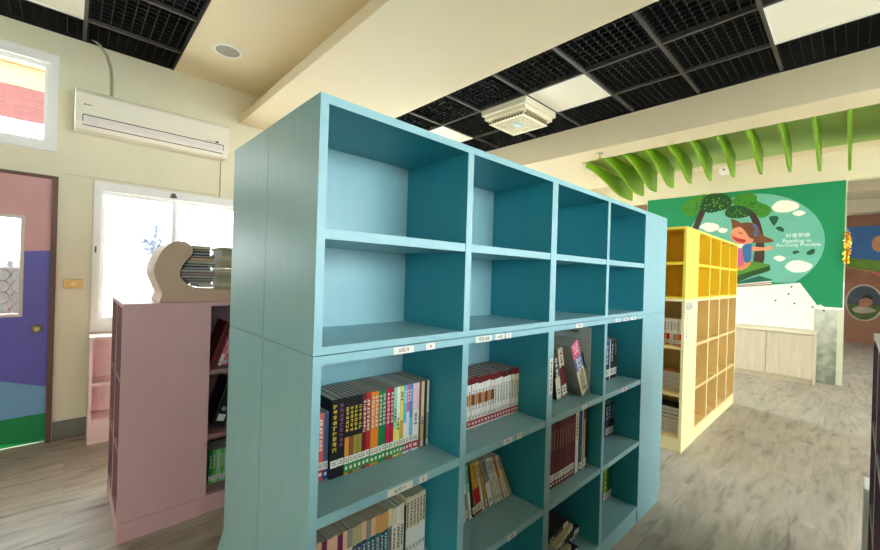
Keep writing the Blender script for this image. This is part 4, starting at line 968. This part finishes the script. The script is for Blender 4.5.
# gold tinsel on the end of the mural wall
r = random.Random(11); bm = bmesh.new()
for i in range(150):
    z = 1.74 + 0.45 * i / 150; a = r.uniform(0, 2 * PI); L_ = r.uniform(.025, .05)
    c = Vector((XM - 0.03, 0.085, z)); d_ = Vector((math.cos(a), math.sin(a), r.uniform(-.5, .5))).normalized() * L_
    if (c + d_).x > XM - 0.014 : d_.x = -abs(d_.x)
    s = Vector((0, 0, .006)); v = [bm.verts.new(c + s), bm.verts.new(c - s), bm.verts.new(c + d_ - s), bm.verts.new(c + d_ + s)]
    f1 = bm.faces.new(v)
tube(bm, [(XM - 0.03, .085, 1.72), (XM - .03, .085, 2.21)], .008, 6)
tag(obj('tinsel_garland', bm, M_gold), 'gold tinsel garland hanging at the right edge of the green mural', 'garland')

# ------------------------------------------------------------------ corridor wall paintings
t = thing('landscape_painting', 'painted landscape of blue sky and green field on the corridor wall', 'painting', (XC, 0, 0))
def cflat(name, pts, m, layer, parent): 
    bm = bmesh.new(); prism(bm, [(-0.004 - .003 * layer, a, b) for a, b in pts], (0.003, 0, 0)); return obj(name, bm, m, parent)
cflat('sky', [(0.9, 2.95), (-1.6, 2.95), (-1.6, 1.6), (0.9, 1.6)], mat('painted sky', (60, 110, 170), 0.6, 0.2, 2), 0, t)
cflat('field', [(0.9, 2.2), (0.1, 2.16), (-0.4, 2.08), (-1.6, 2.0), (-1.6, 1.75), (-0.42, 1.8), (0.1, 1.92), (0.9, 1.95)], mat('painted field', (110, 150, 50), 0.6, 0.25, 3), 1, t)
cflat('path', [(0.9, 1.98), (0.1, 1.94), (-0.4, 1.82), (-1.6, 1.78), (-1.6, 1.55), (0.9, 1.6)], mat('painted path', (176, 170, 80), 0.6, 0.2, 3), 1, t)
cflat('ground', [(0.9, 1.93), (0.1, 1.90), (-0.4, 1.76), (-1.6, 1.7), (-1.6, 1.5), (0.9, 1.5)], mat('painted earth', (150, 96, 72), 0.6, 0.2, 3), 2, t)
cflat('pink_patch', [(-0.2, 1.84), (-0.5, 1.76), (-1.6, 1.72), (-1.6, 1.58), (-0.45, 1.64)], mat('painted pink', (206, 110, 110), 0.6, 0.2, 3), 3, t)
cflat('sun', [(-0.40 + 0.13 * math.cos(a * PI / 12), 2.50 + 0.20 * math.sin(a * PI / 12)) for a in range(24)], mat('painted peach sun', (226, 160, 120), 0.6, 0.1, 3), 2, t)
t = thing('oval_picture', 'oval painting with pale rim on the brown corridor wall', 'painting', (XC, -0.17, 1.02))
bm = bmesh.new(); n = 36
A_ = [(-0.03, .315 * math.cos(2 * PI * k / n), .445 * math.sin(2 * PI * k / n)) for k in range(n)]
tube(bm, A_, .022, 6, closed=True); obj('rim', bm, mat('pale rim', (206, 190, 168), 0.5), t)
def ov(name, pts, m, layer): 
    bm = bmesh.new(); prism(bm, [(-0.02 - .003 * layer, a, b) for a, b in pts], (0.015 if layer == 0 else 0.003, 0, 0)); return obj(name, bm, m, t)
ov('canvas', [(.31 * math.cos(2 * PI * k / n), .44 * math.sin(2 * PI * k / n)) for k in range(n)], mat('painted dusk', (70, 80, 92), 0.6, 0.2, 6), 0)
ov('grass', [(.30 * math.cos(PI + PI * k / 16), -.05 + .37 * math.sin(PI + PI * k / 16)) for k in range(17)], mat('painted lawn', (84, 104, 48), 0.6, 0.25, 6), 1)
ov('sheet', smooth_loop([(.2, -.16), (.05, -.08), (-.12, -.12), (-.2, -.2), (-.02, -.26), (.14, -.25)]), mat('painted sheet', (170, 160, 140), 0.6, 0.15, 6), 2)
ov('figure', smooth_loop([(.06, -.1), (.09, .04), (.0, .12), (-.12, .10), (-.14, -.02), (-.04, -.1)]), mat('painted figure', (166, 112, 88), 0.6, 0.2, 6), 3)
ov('figure_hair', smooth_loop([(.03, .1), (.0, .19), (-.1, .19), (-.16, .08), (-.1, .1), (-.04, .13)]), mat('painted hair', (50, 36, 34), 0.6, 0.2, 6), 4)

# ------------------------------------------------------------------ daylight
W = bpy.data.worlds.new('sky'); SC.world = W; W.use_nodes = True
nt = W.node_tree; bg = nt.nodes['Background']
tcw = nt.nodes.new('ShaderNodeTexCoord'); sxw = nt.nodes.new('ShaderNodeSeparateXYZ'); mrw = nt.nodes.new('ShaderNodeMapRange')
nt.links.new(tcw.outputs['Generated'], sxw.inputs[0]); nt.links.new(sxw.outputs['Y'], mrw.inputs['Value'])
mrw.inputs['From Min'].default_value = -0.7; mrw.inputs['From Max'].default_value = 0.7
mrw.inputs['To Min'].default_value = 7.0; mrw.inputs['To Max'].default_value = 15.0     # hazy bright sky, the sun's side is +y
nt.links.new(mrw.outputs[0], bg.inputs['Strength'])
bg.inputs['Color'].default_value = (0.84, 0.93, 1.0, 1)
def portal(name, x0, x1, z0, z1, y, inward):
    l = bpy.data.lights.new(name, 'AREA'); l.shape = 'RECTANGLE'; l.size = x1 - x0; l.size_y = z1 - z0
    l.cycles.is_portal = True
    o = bpy.data.objects.new(name, l); COL.objects.link(o)
    o.location = ((x0 + x1) / 2, y, (z0 + z1) / 2)
    o.rotation_euler = (PI / 2 * (-1 if inward < 0 else 1), 0, 0)   # -z axis points into the room
    return o
for k, w in enumerate((CLER, WIN1, WIN3, WIN4, HW1, HW2)): portal('window_portal', *w, YW + 0.16, -1)
portal('door_portal', GX0, GX1, GZ0, GZ1, YW + 0.16, -1)
for w in SW: portal('window_portal', *w, YS - 0.16, 1)

# ------------------------------------------------------------------ camera
cam = bpy.data.cameras.new('camera'); co = bpy.data.objects.new('camera', cam); COL.objects.link(co)
cam.sensor_fit = 'HORIZONTAL'; cam.sensor_width = 36.0; cam.lens = 392.24 / 880 * 36.0; cam.clip_start = 0.03; cam.clip_end = 200
yaw, roll = math.radians(43.398), math.radians(1.714)
f = Vector((math.sin(yaw), math.cos(yaw), 0)); rt = Vector((math.cos(yaw), -math.sin(yaw), 0)); up = Vector((0, 0, 1))
r2 = rt * math.cos(roll) + up * math.sin(roll); u2 = up * math.cos(roll) - rt * math.sin(roll)
co.matrix_world = Matrix(((r2.x, u2.x, -f.x, 0), (r2.y, u2.y, -f.y, 0), (r2.z, u2.z, -f.z, 1.40), (0, 0, 0, 1)))
SC.camera = co
SC.view_settings.view_transform = 'Standard'; SC.view_settings.look = 'None'; SC.view_settings.gamma = 1.0; SC.view_settings.use_curve_mapping = False
SC.view_settings.exposure = 1.25
SC.cycles.max_bounces = 10; SC.cycles.diffuse_bounces = 8; SC.cycles.glossy_bounces = 4; SC.cycles.transparent_max_bounces = 12
SC.cycles.use_denoising = True; SC.cycles.sample_clamp_indirect = 8.0
